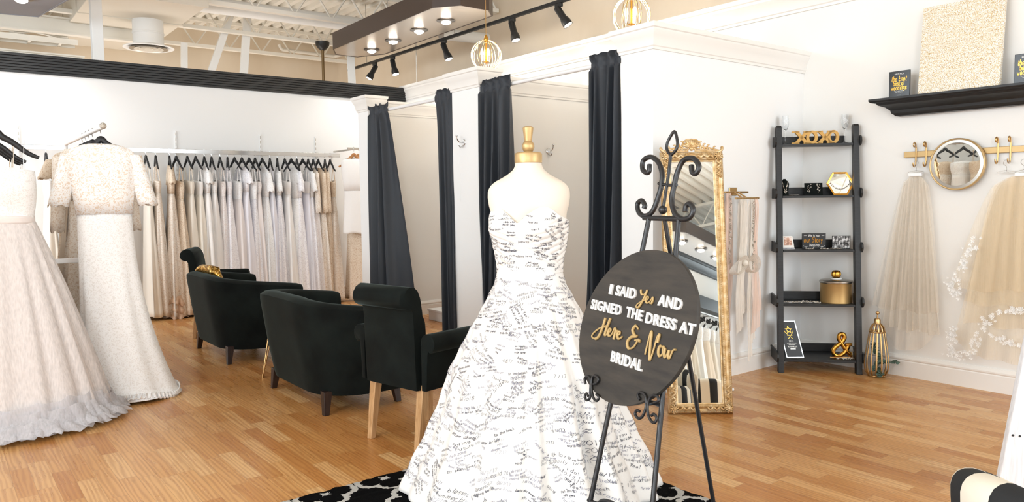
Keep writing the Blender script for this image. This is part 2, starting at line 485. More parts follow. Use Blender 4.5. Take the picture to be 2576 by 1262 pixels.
def colcap(x0, y0, x1, y1, z=2.325, s=.165, w=.062, ext=True):
    nt[0] += 1
    R = []
    for o, dz in crown(s, w)[:-1] + [(w, s)]:
        R.append([(x0-o, y0-o, z+dz), (x1+(o if ext else 0), y0-o, z+dz), (x1+(o if ext else 0), y1+o, z+dz), (x0-o, y1+o, z+dz)])
    struct('trim_%d' % nt[0], MB().rings(R, True, True, True), M_TRIM, smooth=25)
colcap(XF, 3.39, XF+.30, 3.68, ext=False)
colcap(XF, 5.381, XF+.16, 5.809)
colcap(XF, 7.478, XF+.16, 7.717)
trim((XF+.30, 3.39, 2.325), (XW, 3.39, 2.325), (0, -1, 0), .165, .062, M_TRIM, 0, .55)
for y0, y1 in ((5.50, 5.62), (7.56, 7.68)):
    trim((XF+.2, y0, 2.30), (XW, y0, 2.30), (0, -1, 0), .155, .06, M_TRIM)
    trim((XF+.2, y1, 2.30), (XW, y1, 2.30), (0, 1, 0), .155, .06, M_TRIM)
def base(name, a, b, out, h=.16):
    p = [(0, 0), (.018, 0), (.018, .70*h), (.014, .74*h), (.020, .80*h), (.020, .86*h), (.012, .95*h), (.008, h), (0, h)]
    struct(name, MB().sweep(p, a, b, out), M_TRIM, smooth=20)
base('baseboard_right', (XW, -4.5, 0), (XW, YB, 0), (-1, 0, 0))
base('baseboard_side', (XF+.0, 3.39, 0), (XW, 3.39, 0), (0, -1, 0))
base('baseboard_middle', (XF+.16, 5.5, 0), (XW, 5.5, 0), (0, -1, 0))
base('baseboard_end', (XF+.16, 7.56, 0), (XW, 7.56, 0), (0, -1, 0))
base('baseboard_back', (-4.5, YB, 0), (XW, YB, 0), (0, -1, 0))
for y0, y1 in ((3.37, 3.70), (5.36, 5.83), (7.46, 7.74)):
    base('baseboard_column', (XF, y0, 0), (XF, y1, 0), (-1, 0, 0), .15)

# ================================================================== CEILING EQUIPMENT
def bar(mb, a, b, w, h=None):
    a, b = Vector(a), Vector(b); d = (b-a).normalized()
    r = Vector((0, 0, 1)) if abs(d.z) < .9 else Vector((0, 1, 0))
    s = d.cross(r).normalized(); t = s.cross(d)
    h = h or w
    mb.rings([[p + s*(i*w/2) + t*(j*h/2) for i, j in ((-1, -1), (1, -1), (1, 1), (-1, 1))] for p in (a, b)], True, True, True)
JW = {6.9: 'above the fitting rooms', 8.2: 'in front of the white pipe', 9.9: 'over the black crown moulding', 11.4: 'behind the black crown moulding', 12.7: 'closest to the tan end wall', 3.5: 'above the shop floor', 0.0: 'above the front of the shop', -2.2: 'over the free end of the entrance wall', -5.4: 'over the entrance bay'}
for y, w in JW.items():
    t = thing('ceiling_joist', 'white open-web steel joist under the ribbed roof deck, ' + w, 'joist', (0, y, 3.86), 0, 'roof joists')
    t['kind'] = 'structure'
    mb = MB(); bar(mb, (-4.5, 0, .41), (6.15, 0, .41), .09, .05); mb.build('top_chord', M_CEIL, t)
    mb = MB(); bar(mb, (-4.5, 0, 0), (6.15, 0, 0), .09, .05); mb.build('bottom_chord', M_CEIL, t)
    mb = MB()
    n = 20
    for i in range(n):
        xa = -4.5+i*10.65/n; xb = -4.5+(i+.5)*10.65/n; xc = -4.5+(i+1)*10.65/n
        mb.tube([(xa, 0, 0), (xb, 0, .40)], .013, 6); mb.tube([(xb, 0, .40), (xc, 0, 0)], .013, 6)
    mb.build('web', M_CEIL, t, smooth=40)
# wide flange beams
def ibeam(a, b, h, w, label):
    a, b = Vector(a), Vector(b)
    mb = MB()
    bar(mb, a+Vector((0, 0, h/2)), b+Vector((0, 0, h/2)), w, .02); bar(mb, a-Vector((0, 0, h/2)), b-Vector((0, 0, h/2)), w, .02); bar(mb, a, b, .02, h)
    o = mb.build('ceiling_beam', M_CEIL); o['kind'] = 'structure'; o['label'] = label; o['category'] = 'beam'
ibeam((-4.5, 11.7, 3.72), (2.4, 11.7, 3.72), .20, .14, 'white steel beam over the left of the back wall')
ibeam((-4.5, 12.0, 3.34), (1.8, 12.0, 3.34), .10, .12, 'low white steel beam just above the black crown')
# cable tray with loose cables
t = thing('cable_tray', 'white cable tray of tangled cables hanging behind the black crown moulding', 'cable tray', (0, 11.9, 3.52))
mb = MB()
for i in range(11):
    bar(mb, (-2+i*.35, -.12, 0), (-2+i*.35, .12, 0), .03)
bar(mb, (-2.1, -.13, .02), (1.7, -.13, .02), .02, .07); bar(mb, (-2.1, .13, .02), (1.7, .13, .02), .02, .07)
mb.build('tray', M_CEIL, t)
mb = MB()
rr = random.Random(3)
for k in range(6):
    mb.tube(catmull([(-2+i*.4, rr.uniform(-.1, .1), .05+rr.uniform(0, .09)) for i in range(10)], 4), .012, 5)
mb.build('cables', M_CEIL, t, smooth=60)
# columns and braces
def column(a, b, w, d, name, label, cat='brace', cap=False):
    mb = MB(); bar(mb, a, b, w, d)
    o = mb.build(name, M_WHITE if not cap else M_DUCT, bevel=.004); o['label'] = label; o['category'] = cat; o['kind'] = 'structure'
column((1.685, 10.2, 0), (1.675, 10.2, 4.3), .12, .12, 'steel_post', 'white steel post rising behind the black crown beside the air duct', 'post')
column((3.80, 11.5, 2.9), (3.94, 11.5, 4.3), .115, .05, 'wall_brace', 'upright white stud brace right of the round ceiling diffuser')
column((3.23, 11.5, 2.9), (3.72, 11.5, 4.25), .10, .05, 'wall_brace', 'slanted white stud brace just right of the round ceiling diffuser')
column((4.98, 10.2, 2.96), (5.16, 10.6, 3.75), .11, .04, 'wall_brace', 'slanted white stud brace below the end of the brown light canopy')
column((3.05, 11.8, 2.9), (3.08, 11.8, 3.7), .09, .05, 'wall_brace', 'short white stud behind the rim of the round ceiling diffuser')
# rectangular air duct, round drop diffuser
t = thing('air_duct', 'large cream rectangular air duct running under the roof deck', 'duct', (0, 0, 0)); t['kind'] = 'structure'
MB().box((1.60, 9.8, 3.78), (2.85, 13.3, 4.28)).build('trunk', M_DUCT, t, bevel=.008)
mb = MB()
for y in (9.8, 11.0, 12.2): mb.box((1.585, y-.012, 3.765), (2.865, y+.03, 4.29))
mb.build('flange', M_DUCT, t)
t = thing('ceiling_diffuser', 'round white air diffuser with concentric rings under the cream duct', 'air vent', (2.42, 11.0, 3.40))
MB().lathe([(.19, .38), (.19, .22), (.197, .215), (.197, .20), (.19, .195), (.19, .05)], 32).build('collar', M_WHITE, t, smooth=40)
MB().lathe([(.19, .06), (.31, .03), (.315, .02), (.30, .012), (.26, .03), (.2, .06)], 40).build('outer_ring', M_WHITE, t, smooth=40)
for r in (.235, .175, .115, .055):
    MB().lathe([(r-.045, .055), (r, .012), (r+.006, .005), (r-.002, .004), (r-.05, .045)], 36).build('ring', M_NICKEL if r > .2 else M_DUCT, t, smooth=40)
# pipes
def pipe(pts, r, label, mat=M_WHITE, n=12):
    o = MB().tube(pts, r, n).build('ceiling_pipe', mat, smooth=50)
    return tag(o, label, 'pipe', None, 'structure')
pipe([(-4.5, 10.5, 3.90), (6.2, 10.5, 4.01)], .105, 'thick white pipe crossing behind the brown light canopy', n=20)
pipe([(5.45, 8.5, 3.53), (6.2, 8.5, 3.555)], .075, 'short white pipe between the light track and the tan wall', n=20)
pipe(catmull([(5.05, 13.2, 4.14), (5.1, 13.2, 4.06), (5.2, 13.2, 4.05), (6.0, 13.2, 4.04), (6.12, 13.15, 4.04), (6.14, 12.9, 4.03), (6.14, 11.6, 3.9)], 6), .03, 'thin white conduit bending along the tan end wall', M_CEIL)
pipe([(5.6, 9.4, 2.9), (5.6, 9.4, 4.3)], .008, 'hair-thin hanging cable by the corner of the tan walls', M_CEIL, 6)
pipe([(-1.5, 12.2, 3.6), (0.9, 12.2, 3.42), (1.2, 12.2, 3.2), (1.25, 12.2, 2.9)], .03, 'curved white conduit dropping behind the left black crown', M_CEIL)
t = thing('pendant_stem', 'bronze stem with dark ceiling cup standing up behind the black crown', 'pendant', (4.98, 11.2, 2.9))
MB().tube([(0, 0, -.2), (0, 0, .92)], .022, 10).build('stem', Mat('bronze', '#7d6848', .4, .6).m, t, smooth=50)
MB().lathe([(.03, .80), (.07, .83), (.105, .88), (.11, .93), (.03, .95)], 24).build('ceiling_cup', M_BLACK, t, smooth=40)

# floating light canopy
def canopy(name, label, poly, z, h, mside, munder, loc):
    t = thing(name, label, 'ceiling panel', loc)
    P = [(x-loc[0], y-loc[1]) for x, y in poly]
    mb = MB(); n = len(P)
    mb.rings([[(x, y, 0) for x, y in P], [(x, y, h) for x, y in P]], True)
    mb.build('fascia', mside, t, solid=.015)
    MB().add([(x*.995, y*.995, .004) for x, y in P] + [(x*.995, y*.995, .03) for x, y in P],
             [tuple(range(n)), tuple(range(2*n-1, n-1, -1))] + [(i, (i+1) % n, n+(i+1) % n, n+i) for i in range(n)]).build('underside', munder, t)
    return t
CZ = 3.40
t = canopy('light_canopy', 'long brown octagonal light canopy hanging over the fitting rooms', [(4.37, 6.97), (4.56, 6.72), (4.93, 6.72), (5.11, 6.90), (5.17, 9.55), (4.95, 9.95), (4.62, 9.95), (4.434, 9.62)], CZ, .22, M_BROWN, M_UNDER, (4.77, 8.3, CZ))
for x, y in ((4.45, 8.1), (4.5, 7.2), (5.1, 9.3)):
    MB().tube([(x-4.77, y-8.3, .2), (x-4.77, y-8.3, .9)], .006, 6).build('hanging_rod', M_NICKEL, t)
canopy('grey_canopy', 'grey octagonal ceiling panel at the upper left corner', [(1.23, 8.77), (1.05, 9.87), (.706, 9.93), (-1.6, 9.93), (-2.0, 9.5), (-2.0, 6.2), (-1.4, 5.4), (.6, 5.4), (1.2, 6.2)], 3.42, .2, M_GREYCLOUD, M_GREYCLOUD, (-.4, 7.8, 3.42))
canopy('brown_canopy', 'brown light canopy over the front of the shop, seen only in the floor mirror', [(.83, -3.5), (.66, -3.25), (.33, -3.25), (.16, -3.5), (.16, -7.3), (.33, -7.6), (.66, -7.6), (.83, -7.3)], 3.2, .22, M_BROWN, M_UNDER, (.5, -5.4, 3.2))
M_RINGD = Mat('dark_nickel', '#6f6a66', .3, .9).m
def recessed(x, y, z, label, power=22, group='recessed canopy lights'):
    t = thing('recessed_light', label, 'ceiling light', (x, y, z), 0, group)
    MB().lathe([(.055, .0), (.105, -.001), (.108, -.006), (.085, -.014), (.057, -.018), (.055, 0)], 32).build('trim_ring', M_RINGD, t, smooth=40)
    MB().lathe([(.0001, -.046), (.03, -.043), (.052, -.030), (.060, -.012), (.057, .0)], 24).build('lens', E_LAMP, t, smooth=180)
    d = bpy.data.lights.new('recessed_lamp', 'SPOT'); d.energy = power; d.color = (1, .97, .93); d.spot_size = RAD(130); d.spot_blend = .6; d.shadow_soft_size = .06
    o = bpy.data.objects.new('recessed_lamp', d); COL.objects.link(o); o.location = (x, y, z-.05)
for x, y, w in ((4.798, 7.373, 'closest to the canopy front'), (4.788, 7.96, 'second from the canopy front'), (4.823, 8.666, 'third from the canopy front'), (4.869, 9.35, 'at the far end of the canopy')):
    recessed(x, y, CZ, 'lit recessed downlight in the brown canopy, ' + w)
recessed(.83, 9.05, 3.415, 'lit recessed downlight in the grey panel at the upper left', 45)
recessed(-.9, 6.4, 3.415, 'added fill downlight in the hidden part of the grey panel', 45)  # extra lamp out of view, added as general fill
for x, y, w in ((.54, -3.93, 'nearest'), (.58, -4.6, 'second nearest'), (.56, -5.3, 'third nearest'), (.55, -6.1, 'farthest')):
    recessed(x, y, 3.195, 'lit downlight in the front canopy, ' + w, 45)

# light track with spotlights
t = thing('light_track', 'black light track running below the tan wall', 'light track', (5.33, 8, CZ))
MB().box((-.018, -4.2, -.012), (.018, 3.04, .022)).build('rail', M_BLACK, t)
mb = MB()
for y in (-2.2, 0, 2.4): mb.tube([(0, y, .02), (0, y, .9)], .004, 6)
mb.build('hanging_wires', M_NICKEL, t)
def spot(y, aim, label, power=16):
    t = thing('track_spotlight', label, 'spotlight', (5.33, y, CZ), 0, 'track spotlights')
    MB().box((-.016, -.05, -.05), (.016, .05, -.012)).build('adapter', M_BLACK, t, bevel=.004)
    a = Vector(aim).normalized()
    p0 = Vector((0, 0, -.085))
    MB().tube([(0, 0, -.05), p0], .010, 8).build('yoke', M_BLACK, t, smooth=40)
    q = a.to_track_quat('Z', 'Y').to_matrix().to_4x4(); q.translation = p0
    mb = MB(); mb.x = q
    mb.lathe([(.0001, -.045), (.030, -.042), (.037, -.033), (.037, .095), (.041, .10), (.053, .145), (.053, .19), (.048, .19), (.046, .16), (.0001, .158)], 24)
    mb.build('body', M_BLACK, t, smooth=40)
    mb = MB(); mb.x = q
    mb.lathe([(.0001, .192), (.03, .190), (.046, .180), (.046, .17)], 24); mb.build('lens', E_SPOT, t, smooth=180)
    d = bpy.data.lights.new('spot_lamp', 'SPOT'); d.energy = power; d.color = (1, .92, .82); d.spot_size = RAD(75); d.spot_blend = .7; d.shadow_soft_size = .04
    o = bpy.data.objects.new('spot_lamp', d); COL.objects.link(o); o.location = Vector((5.33, y, CZ)) + p0 + a*.22
    o.rotation_euler = a.to_track_quat('-Z', 'Y').to_euler()
spot(10.15, (-.47, .11, -.85), 'black track spotlight at the far end of the track, tilted left')
spot(9.6, (.05, -.3, -.95), 'black track spotlight second from the far end, pointing down')
spot(8.25, (.15, -.35, -.9), 'black track spotlight between the canopy and the tan wall')
spot(6.82, (.05, -.3, -.95), 'black track spotlight hanging straight down, second from the near end')
spot(6.02, (.28, -.46, -.85), 'black track spotlight nearest the camera, tilted right')
spot(4.4, (.4, -.2, -.8), 'black track spotlight beyond the top edge of the picture')

# gold globe pendants in the fitting rooms
def globe(y, label):
    z = 2.885
    t = thing('globe_pendant', label, 'pendant lamp', (4.80, y, z), 0, 'gold globe pendants')
    r = .165
    for k in range(4):
        a = pi*k/4+.3
        for rr, tl in ((r, 0), (r*.985, .16)):
            mb = MB()
            mb.tube([(rr*sin(s)*cos(a)*(1-.0), rr*sin(s)*sin(a), rr*cos(s)+tl*.0) if not tl else
                     tuple(Vector((rr*sin(s)*cos(a+.2), rr*sin(s)*sin(a+.2), rr*cos(s)))) for s in [2*pi*i/40 for i in range(40)]], .0034, 6, closed=True)
            mb.build('wire_ring', M_WIRE, t, smooth=60)
    MB().tube([(0, 0, r), (0, 0, 1.42)], .004, 6).build('cord', M_GOLD, t)
    MB().lathe([(.012, r+.05), (.02, r+.03), (.026, r), (.02, r-.02), (.012, r-.03)], 14).build('cap', M_GOLDB, t, smooth=40)
    MB().lathe([(.01, .13), (.01, -.06), (.03, -.065), (.03, -.075), (.004, -.08), (.0001, -.1)], 12).build('stem', M_GOLDB, t, smooth=40)
    for k in range(3):
        a = 2*pi*k/3+.4
        c = (.045*cos(a), .045*sin(a), -.06)
        MB().lathe([(.012, 0), (.013, .05), (.012, .055)], 12, c).build('candle_sleeve', M_PWHITE, t, smooth=40)
        MB().lathe([(.009, .055), (.016, .075), (.017, .09), (.010, .12), (.0001, .135)], 12, c).build('bulb', E_BULB, t, smooth=180)
    d = bpy.data.lights.new('globe_lamp', 'POINT'); d.energy = 26; d.color = (1, .86, .68); d.shadow_soft_size = .07
    o = bpy.data.objects.new('globe_lamp', d); COL.objects.link(o); o.location = (4.80, y, z+.02)
globe(6.6, 'gold wire globe pendant lamp over the far fitting room')
globe(4.49, 'gold wire globe pendant lamp over the near fitting room')

# ================================================================== CURTAINS
def rod(y0, y1, label):
    t = thing('curtain_rod', label, 'curtain rod', (XF+.05, y0, 2.305), 0, 'curtain rods')
    MB().tube([(0, 0.0, 0), (0, y1-y0, 0)], .017, 14).build('pole', M_PWHITE, t, smooth=50)
    for y in (.0, y1-y0-.012):
        MB().tube([(0, y, 0), (0, y+.012, 0)], .03, 16).build('end_socket', M_PWHITE, t, smooth=40)
rod(3.68, 5.381, 'white curtain rod across the near fitting room')
rod(5.809, 7.478, 'white curtain rod across the far fitting room')
def curtain(top, bot, folds, label, seed, zb=.03, ruffle=.07, amp=.085, mid=None):
    # top / bot: (y_left, y_right) at rod and hem; left = far (larger y)
    rr = random.Random(seed)
    cx = XF+.018
    ph = [rr.uniform(0, 6) for _ in range(4)]
    t = thing('curtain', label, 'curtain', (cx, (bot[0]+bot[1])/2, 0), 0, 'black fitting room curtains')
    yc = (bot[0]+bot[1])/2
    def f(u, v):
        z = 2.305+ruffle + (zb-2.305-ruffle)*v
        w = max(0, min(1, (2.25-z)/2.2))
        yl = top[0]+(bot[0]-top[0])*(w**.8); yr = top[1]+(bot[1]-top[1])*(w**.8)
        if mid: yl += mid[0]*sin(pi*w); yr += mid[1]*sin(pi*w)
        uu = u + .035*sin(2*pi*1.5*u+ph[0]) * (1-.0*w)
        a = amp*(.40+.95*w) * (.2 if abs(z-2.305) < .025 else .8 if z > 2.3 else 1)
        s = sin(2*pi*folds*uu + ph[1] + .5*sin(3*w+ph[2]))
        dx = a*(s + .25*sin(2*pi*folds*2.3*uu+ph[3]))
        dy = .25*a*cos(2*pi*folds*uu+ph[1])
        zz = z + (.012*sin(2*pi*folds*uu*1.0+ph[2]) if v < .001 else 0) - (.0 if v < .99 else .01*sin(9*u+ph[0]))
        return (dx, yl+(yr-yl)*u+dy-yc, zz)
    mb = MB()
    vs = [0, .012, .022, .03, .038, .05] + [.05+.95*i/26 for i in range(1, 27)]
    R = [[f(j/(folds*14), v) for j in range(folds*14+1)] for v in vs]
    mb.rings(R, closed=False)
    # the pocket reaches round the rod, the rest hangs as one cloth
    mb.build('cloth', M_CURTAIN, t, smooth=180, solid=.006)
curtain((5.375, 4.95), (5.33, 5.02), 4, 'black curtain bunched at the left side of the near fitting room', 1, mid=(.0, -.03))
curtain((3.99, 3.70), (3.97, 3.70), 3, 'black curtain bunched beside the white end column of the near fitting room', 2)
curtain((7.46, 7.08), (7.47, 6.74), 3, 'black curtain flaring out at the left side of the far fitting room', 3, zb=.03, amp=.075)
curtain((6.14, 5.83), (6.02, 5.76), 3, 'narrow black curtain at the right side of the far fitting room', 4, amp=.045)

# coat hooks, small steps
def coat_hook(loc, out, label, cord=0):
    t = thing('coat_hook', label, 'hook', loc, atan2(out[1], out[0]), 'silver coat hooks')
    mb = MB(); mb.x = Matrix.Rotation(RAD(90), 4, 'Y')
    mb.lathe([(.0001, .008), (.026, .008), (.03, .004), (.03, 0)], 16); mb.build('plate', M_CHROME, t, smooth=40)
    MB().tube(catmull([(0, 0, .0), (.04, 0, .0), (.065, 0, .02), (.075, 0, .05)], 5), .006, 8).build('upper_prong', M_CHROME, t, smooth=50)
    MB().tube(catmull([(0, 0, -.02), (.03, 0, -.045), (.05, 0, -.03), (.052, 0, -.012)], 5), .006, 8).build('lower_prong', M_CHROME, t, smooth=50)
    MB().sphere((.075, 0, .055), .011).build('knob', M_CHROME, t, smooth=180)
    if cord: MB().tube([(.05, .0, -.03), (.045, 0.0, -.03-cord)], .0015, 5).build('cord', M_PWHITE, t)
coat_hook((XF, 5.63, 1.86), (-1, 0), 'silver coat hook on the front of the middle white column', .5)
coat_hook((4.85, 7.56, 1.72), (0, -1), 'silver coat hook on the side wall of the far fitting room')
coat_hook((4.72, 5.50, 1.80), (0, -1), 'silver coat hook in the near fitting room behind the dress form')
def step(loc, s, label):
    t = thing('fitting_step', label, 'step', loc, 0, 'white fitting steps')
    MB().box((-s, -s, 0), (s, s, .10)).build('body', M_WHITE, t, bevel=.004)
    MB().box((-s-.012, -s-.012, .10), (s+.012, s+.012, .125)).build('top', M_PWHITE, t, bevel=.004)
step((4.66, 6.92, 0), .28, 'low white step standing inside the far fitting room')
step((3.35, 7.15, 0), .22, 'low white step on the floor between tub chair and curtain')
# ================================================================== HANDWRITING
GL = {
'a':'46 26 14 13 22 32 45|46 43 52','b':'19 12|14 26 36 45 43 32 22 13','c':'45 36 26 15 13 22 32 43','d':'45 36 26 15 13 22 32 43|49 42','e':'14 44 45 36 26 15 13 22 32 43',
'f':'48 39 28 22|16 46','g':'46 26 15 14 23 33 45|46 41 30 20 11','h':'19 12|14 26 36 45 42','i':'26 22|27 28','j':'36 31 20 10|37 38','k':'19 12|46 14 42','l':'29 23 32','m':'16 12|15 26 35 32|35 46 55 52',
'n':'16 12|15 26 36 45 42','o':'26 15 13 22 32 43 45 36 26','p':'16 10|15 26 36 45 43 32 22 13','q':'46 26 15 13 22 32 44|46 40','r':'16 12|14 26 36','s':'45 36 26 15 24 34 43 32 22 13','t':'28 23 32 42|16 46',
'u':'16 13 22 32 44|46 42','v':'16 22 46','w':'16 22 34 42 56','x':'16 42|46 12','y':'16 33|46 20','z':'16 46 12 42',
'A':'12 39 62|24 54','B':'19 12|19 39 48 37 16|36 45 43 32 12','C':'58 49 29 17 14 22 42 53','D':'19 12|19 39 57 54 32 12','E':'59 19 12 52|16 46','F':'59 19 12|16 46','G':'58 39 17 14 22 42 55 35','H':'19 12|59 52|16 56',
'I':'29 22','J':'49 43 32 22 13','K':'19 12|59 15 52','L':'19 12 52','M':'12 19 35 69 62','N':'12 19 52 59','O':'39 17 14 32 54 57 39','P':'19 12|19 49 58 56 45 15','R':'19 12|19 49 58 56 45 15|35 52','S':'58 49 29 17 26 45 54 43 22 13',
'T':'19 69|39 32','U':'19 14 22 42 54 59','V':'19 32 59','W':'19 22 36 52 69','X':'19 52|59 12','Y':'19 35|59 22','Z':'19 59 12 52',
'0':'39 17 14 32 54 57 39','1':'28 39 32','2':'18 39 58 12 52','3':'18 39 48 36 45 43 22 13','4':'42 49 14 54','5':'59 19 16 46 54 42 13','6':'49 25 14 22 42 54 45 15','7':'19 59 22','8':'36 17 29 49 57 36 14 22 42 54 36','9':'56 36 17 29 49 57 42',
'!':'29 25|23 22','.':'22 23','/':'12 49',',':'22 11','&':'52 27 38 46 13 22 32 54','-':'15 45',"'":'29 27','+':'15 55|37 33'}
WD = {'i':3.2,'l':3,'t':4,'f':4,'r':3.6,'j':3.5,'m':6.6,'w':6.6,'M':7.5,'W':7.6,'T':7,'I':3.2,"!":3,'.':2.6,'/':5,',':2.6,"'":2.6,' ':3.5,'A':6.8,'s':4.7}
def strokes(text, h=1.0, slant=.2, jit=0, rng=None, smooth=4):
    """single-line handwriting: list of polylines (x, y), cap height h, baseline y = 0; and the width"""
    out = []; x = 0
    for ch in text:
        g = GL.get(ch)
        if g:
            dy = rng.uniform(-jit, jit) if rng else 0
            sc = 1 + (rng.uniform(-jit, jit)*.6 if rng else 0)
            for st in g.split('|'):
                P = []
                for p in st.split():
                    px, py = int(p[0])-1, int(p[1])-2
                    if rng: px += rng.uniform(-jit, jit)*.7; py += rng.uniform(-jit, jit)*.7
                    py = (py*sc+dy)/7*h; P.append((x+px/7*h + slant*py, py))
                if len(P) > 2 and smooth: P = [(v.x, v.y) for v in catmull([(a, b, 0) for a, b in P], smooth)]
                out.append(P)
        x += WD.get(ch, 5.2)/7*h
    return out, x
def ribbon(mb, line, w, place):
    """flat pen stroke of width w along a 2D line; place(x, y) -> 3D point"""
    n = len(line)
    L, R = [], []
    for i in range(n):
        a = line[max(i-1, 0)]; b = line[min(i+1, n-1)]
        dx, dy = b[0]-a[0], b[1]-a[1]; l = sqrt(dx*dx+dy*dy) or 1e-6
        nx, ny = -dy/l*w/2, dx/l*w/2
        L.append(place(line[i][0]+nx, line[i][1]+ny)); R.append(place(line[i][0]-nx, line[i][1]-ny))
    mb.rings([L, R], closed=False)
def pen(mb, text, h, w, place, x0=0, y0=0, align='c', fit=None, **kw):
    S, W = strokes(text, h, **kw)
    if fit:
        S = [[(px*fit/W, py) for px, py in P] for P in S]; W = fit
    ox = x0 - (W/2 if align == 'c' else 0)
    for P in S: ribbon(mb, [(px+ox, py+y0) for px, py in P], w, place)
    return W
def block(mb, text, h, place, x0=0, y0=0, ext=.004, offset=0, xs=1.0, align='CENTER', depthvec=None):
    """solid block capitals from the built-in font; place(x, y, z) -> point"""
    c = bpy.data.curves.new('t', 'FONT'); c.body = text; c.size = 1; c.extrude = .5; c.offset = offset; c.align_x = align; c.resolution_u = 3; c.space_character = 1.07
    o = bpy.data.objects.new('t', c); COL.objects.link(o)
    dg = bpy.context.evaluated_depsgraph_get()
    me = bpy.data.meshes.new_from_object(o.evaluated_get(dg))
    k = h/.73
    vs = [place(v.co.x*k*xs+x0, v.co.y*k+y0, (v.co.z+.5)*ext) for v in me.vertices]
    mb.add(vs, [tuple(p.vertices) for p in me.polygons])
    bpy.data.objects.remove(o); bpy.data.curves.remove(c); bpy.data.meshes.remove(me)
def flatplace(o, ex, ey):
    o, ex, ey = Vector(o), Vector(ex), Vector(ey); n = ex.cross(ey)
    return lambda x, y, z=0: o + ex*x + ey*y + n*z
# ================================================================== SEATING
def tub(name, label, loc, rz, W=1.08, D=.72, mat=None, legs=True, group='black velvet tub chairs'):
    mat = mat or M_VELVET
    t = thing(name, label, 'armchair', loc, rz, group)
    # plan path (centre of the wrap): from right arm front, round the back, to left arm front. front = -y
    hw, th = W/2-.055, .11
    def plan(s):   # s in 0..1
        rc = .33
        pts = []
        L1 = D-.055-rc; q = pi/2*rc; L2 = 2*(hw-rc)
        tot = 2*L1+2*q+L2; d = s*tot
        yb = D/2-.055
        if d < L1: p = (hw, -D/2+d); n = (1, 0)
        elif d < L1+q:
            a = (d-L1)/rc; p = (hw-rc+rc*cos(a), yb-rc+rc*sin(a)); n = (cos(a), sin(a))
        elif d < L1+q+L2: p = (hw-rc-(d-L1-q), yb); n = (0, 1)
        elif d < L1+2*q+L2:
            a = pi/2+(d-L1-q-L2)/rc; p = (-hw+rc+rc*cos(a), yb-rc+rc*sin(a)); n = (cos(a), sin(a))
        else: p = (-hw, yb-rc-(d-L1-2*q-L2)); n = (-1, 0)
        return p, n
    R = []
    NS = 49
    for i in range(NS):
        s = i/(NS-1); (px, py), (nx, ny) = plan(s)
        e = abs(s-.5)*2
        zt = .74 - .095*max(0, (e-.2)/.8)**1.2
        h = th/2
        sec = [(-h*.6, .14), (h-.060, .12), (h-.048, .16), (h-.010, .38), (h+.030, zt-.06), (h+.029, zt-.025), (h*.6+.020, zt-.005), (.020, zt), (-h*.6+.018, zt-.008), (-h*.98+.014, zt-.035), (-h+.012, zt-.09), (-h*.9, .40), (-h*.8, .3)]
        end = .75 if i in (0, NS-1) else 1
        if i in (0, NS-1): sec = [(o*end, .13+(z-.13)*(.985)) for o, z in sec]
        R.append([(px+nx*o, py+ny*o, z) for o, z in sec])
    MB().rings(R, True, True, True).build('wrap_back', mat, t, smooth=50)
    MB().box((-W/2+.12, -D/2+.012, .13), (W/2-.12, D/2-.30, .34)).build('seat_base', mat, t, bevel=.02)
    MB().box((-W/2+.115, -D/2+.0, .335), (W/2-.115, D/2-.24, .455)).build('seat_cushion', mat, t, bevel=.04, smooth=60)
    if legs:
        for sx in (-1, 1):
            for y in (-D/2+.09, D/2-.11):
                mb = MB(); x = sx*(W/2-(.115 if W < 1 else .20))
                mb.rings([[(x+sx*o*.6+i*a, y+(o if y > 0 else -o)*.6+j*a, z) for i, j in ((-1, -1), (1, -1), (1, 1), (-1, 1))] for z, a, o in ((.0, .018, .03), (.15, .029, 0))], True, True, True)
                mb.build('leg', M_DARKLEG, t, bevel=.003)
    return t
tub('tub_chair', 'black velvet tub chair nearest the dress form, seen from behind', (2.15, 4.85, 0), RAD(90), 1.27, .68)
tub('tub_chair', 'black velvet tub chair farther back, with a gold sequin pillow on it', (2.15, 6.78, 0), RAD(90), 1.25, .68)

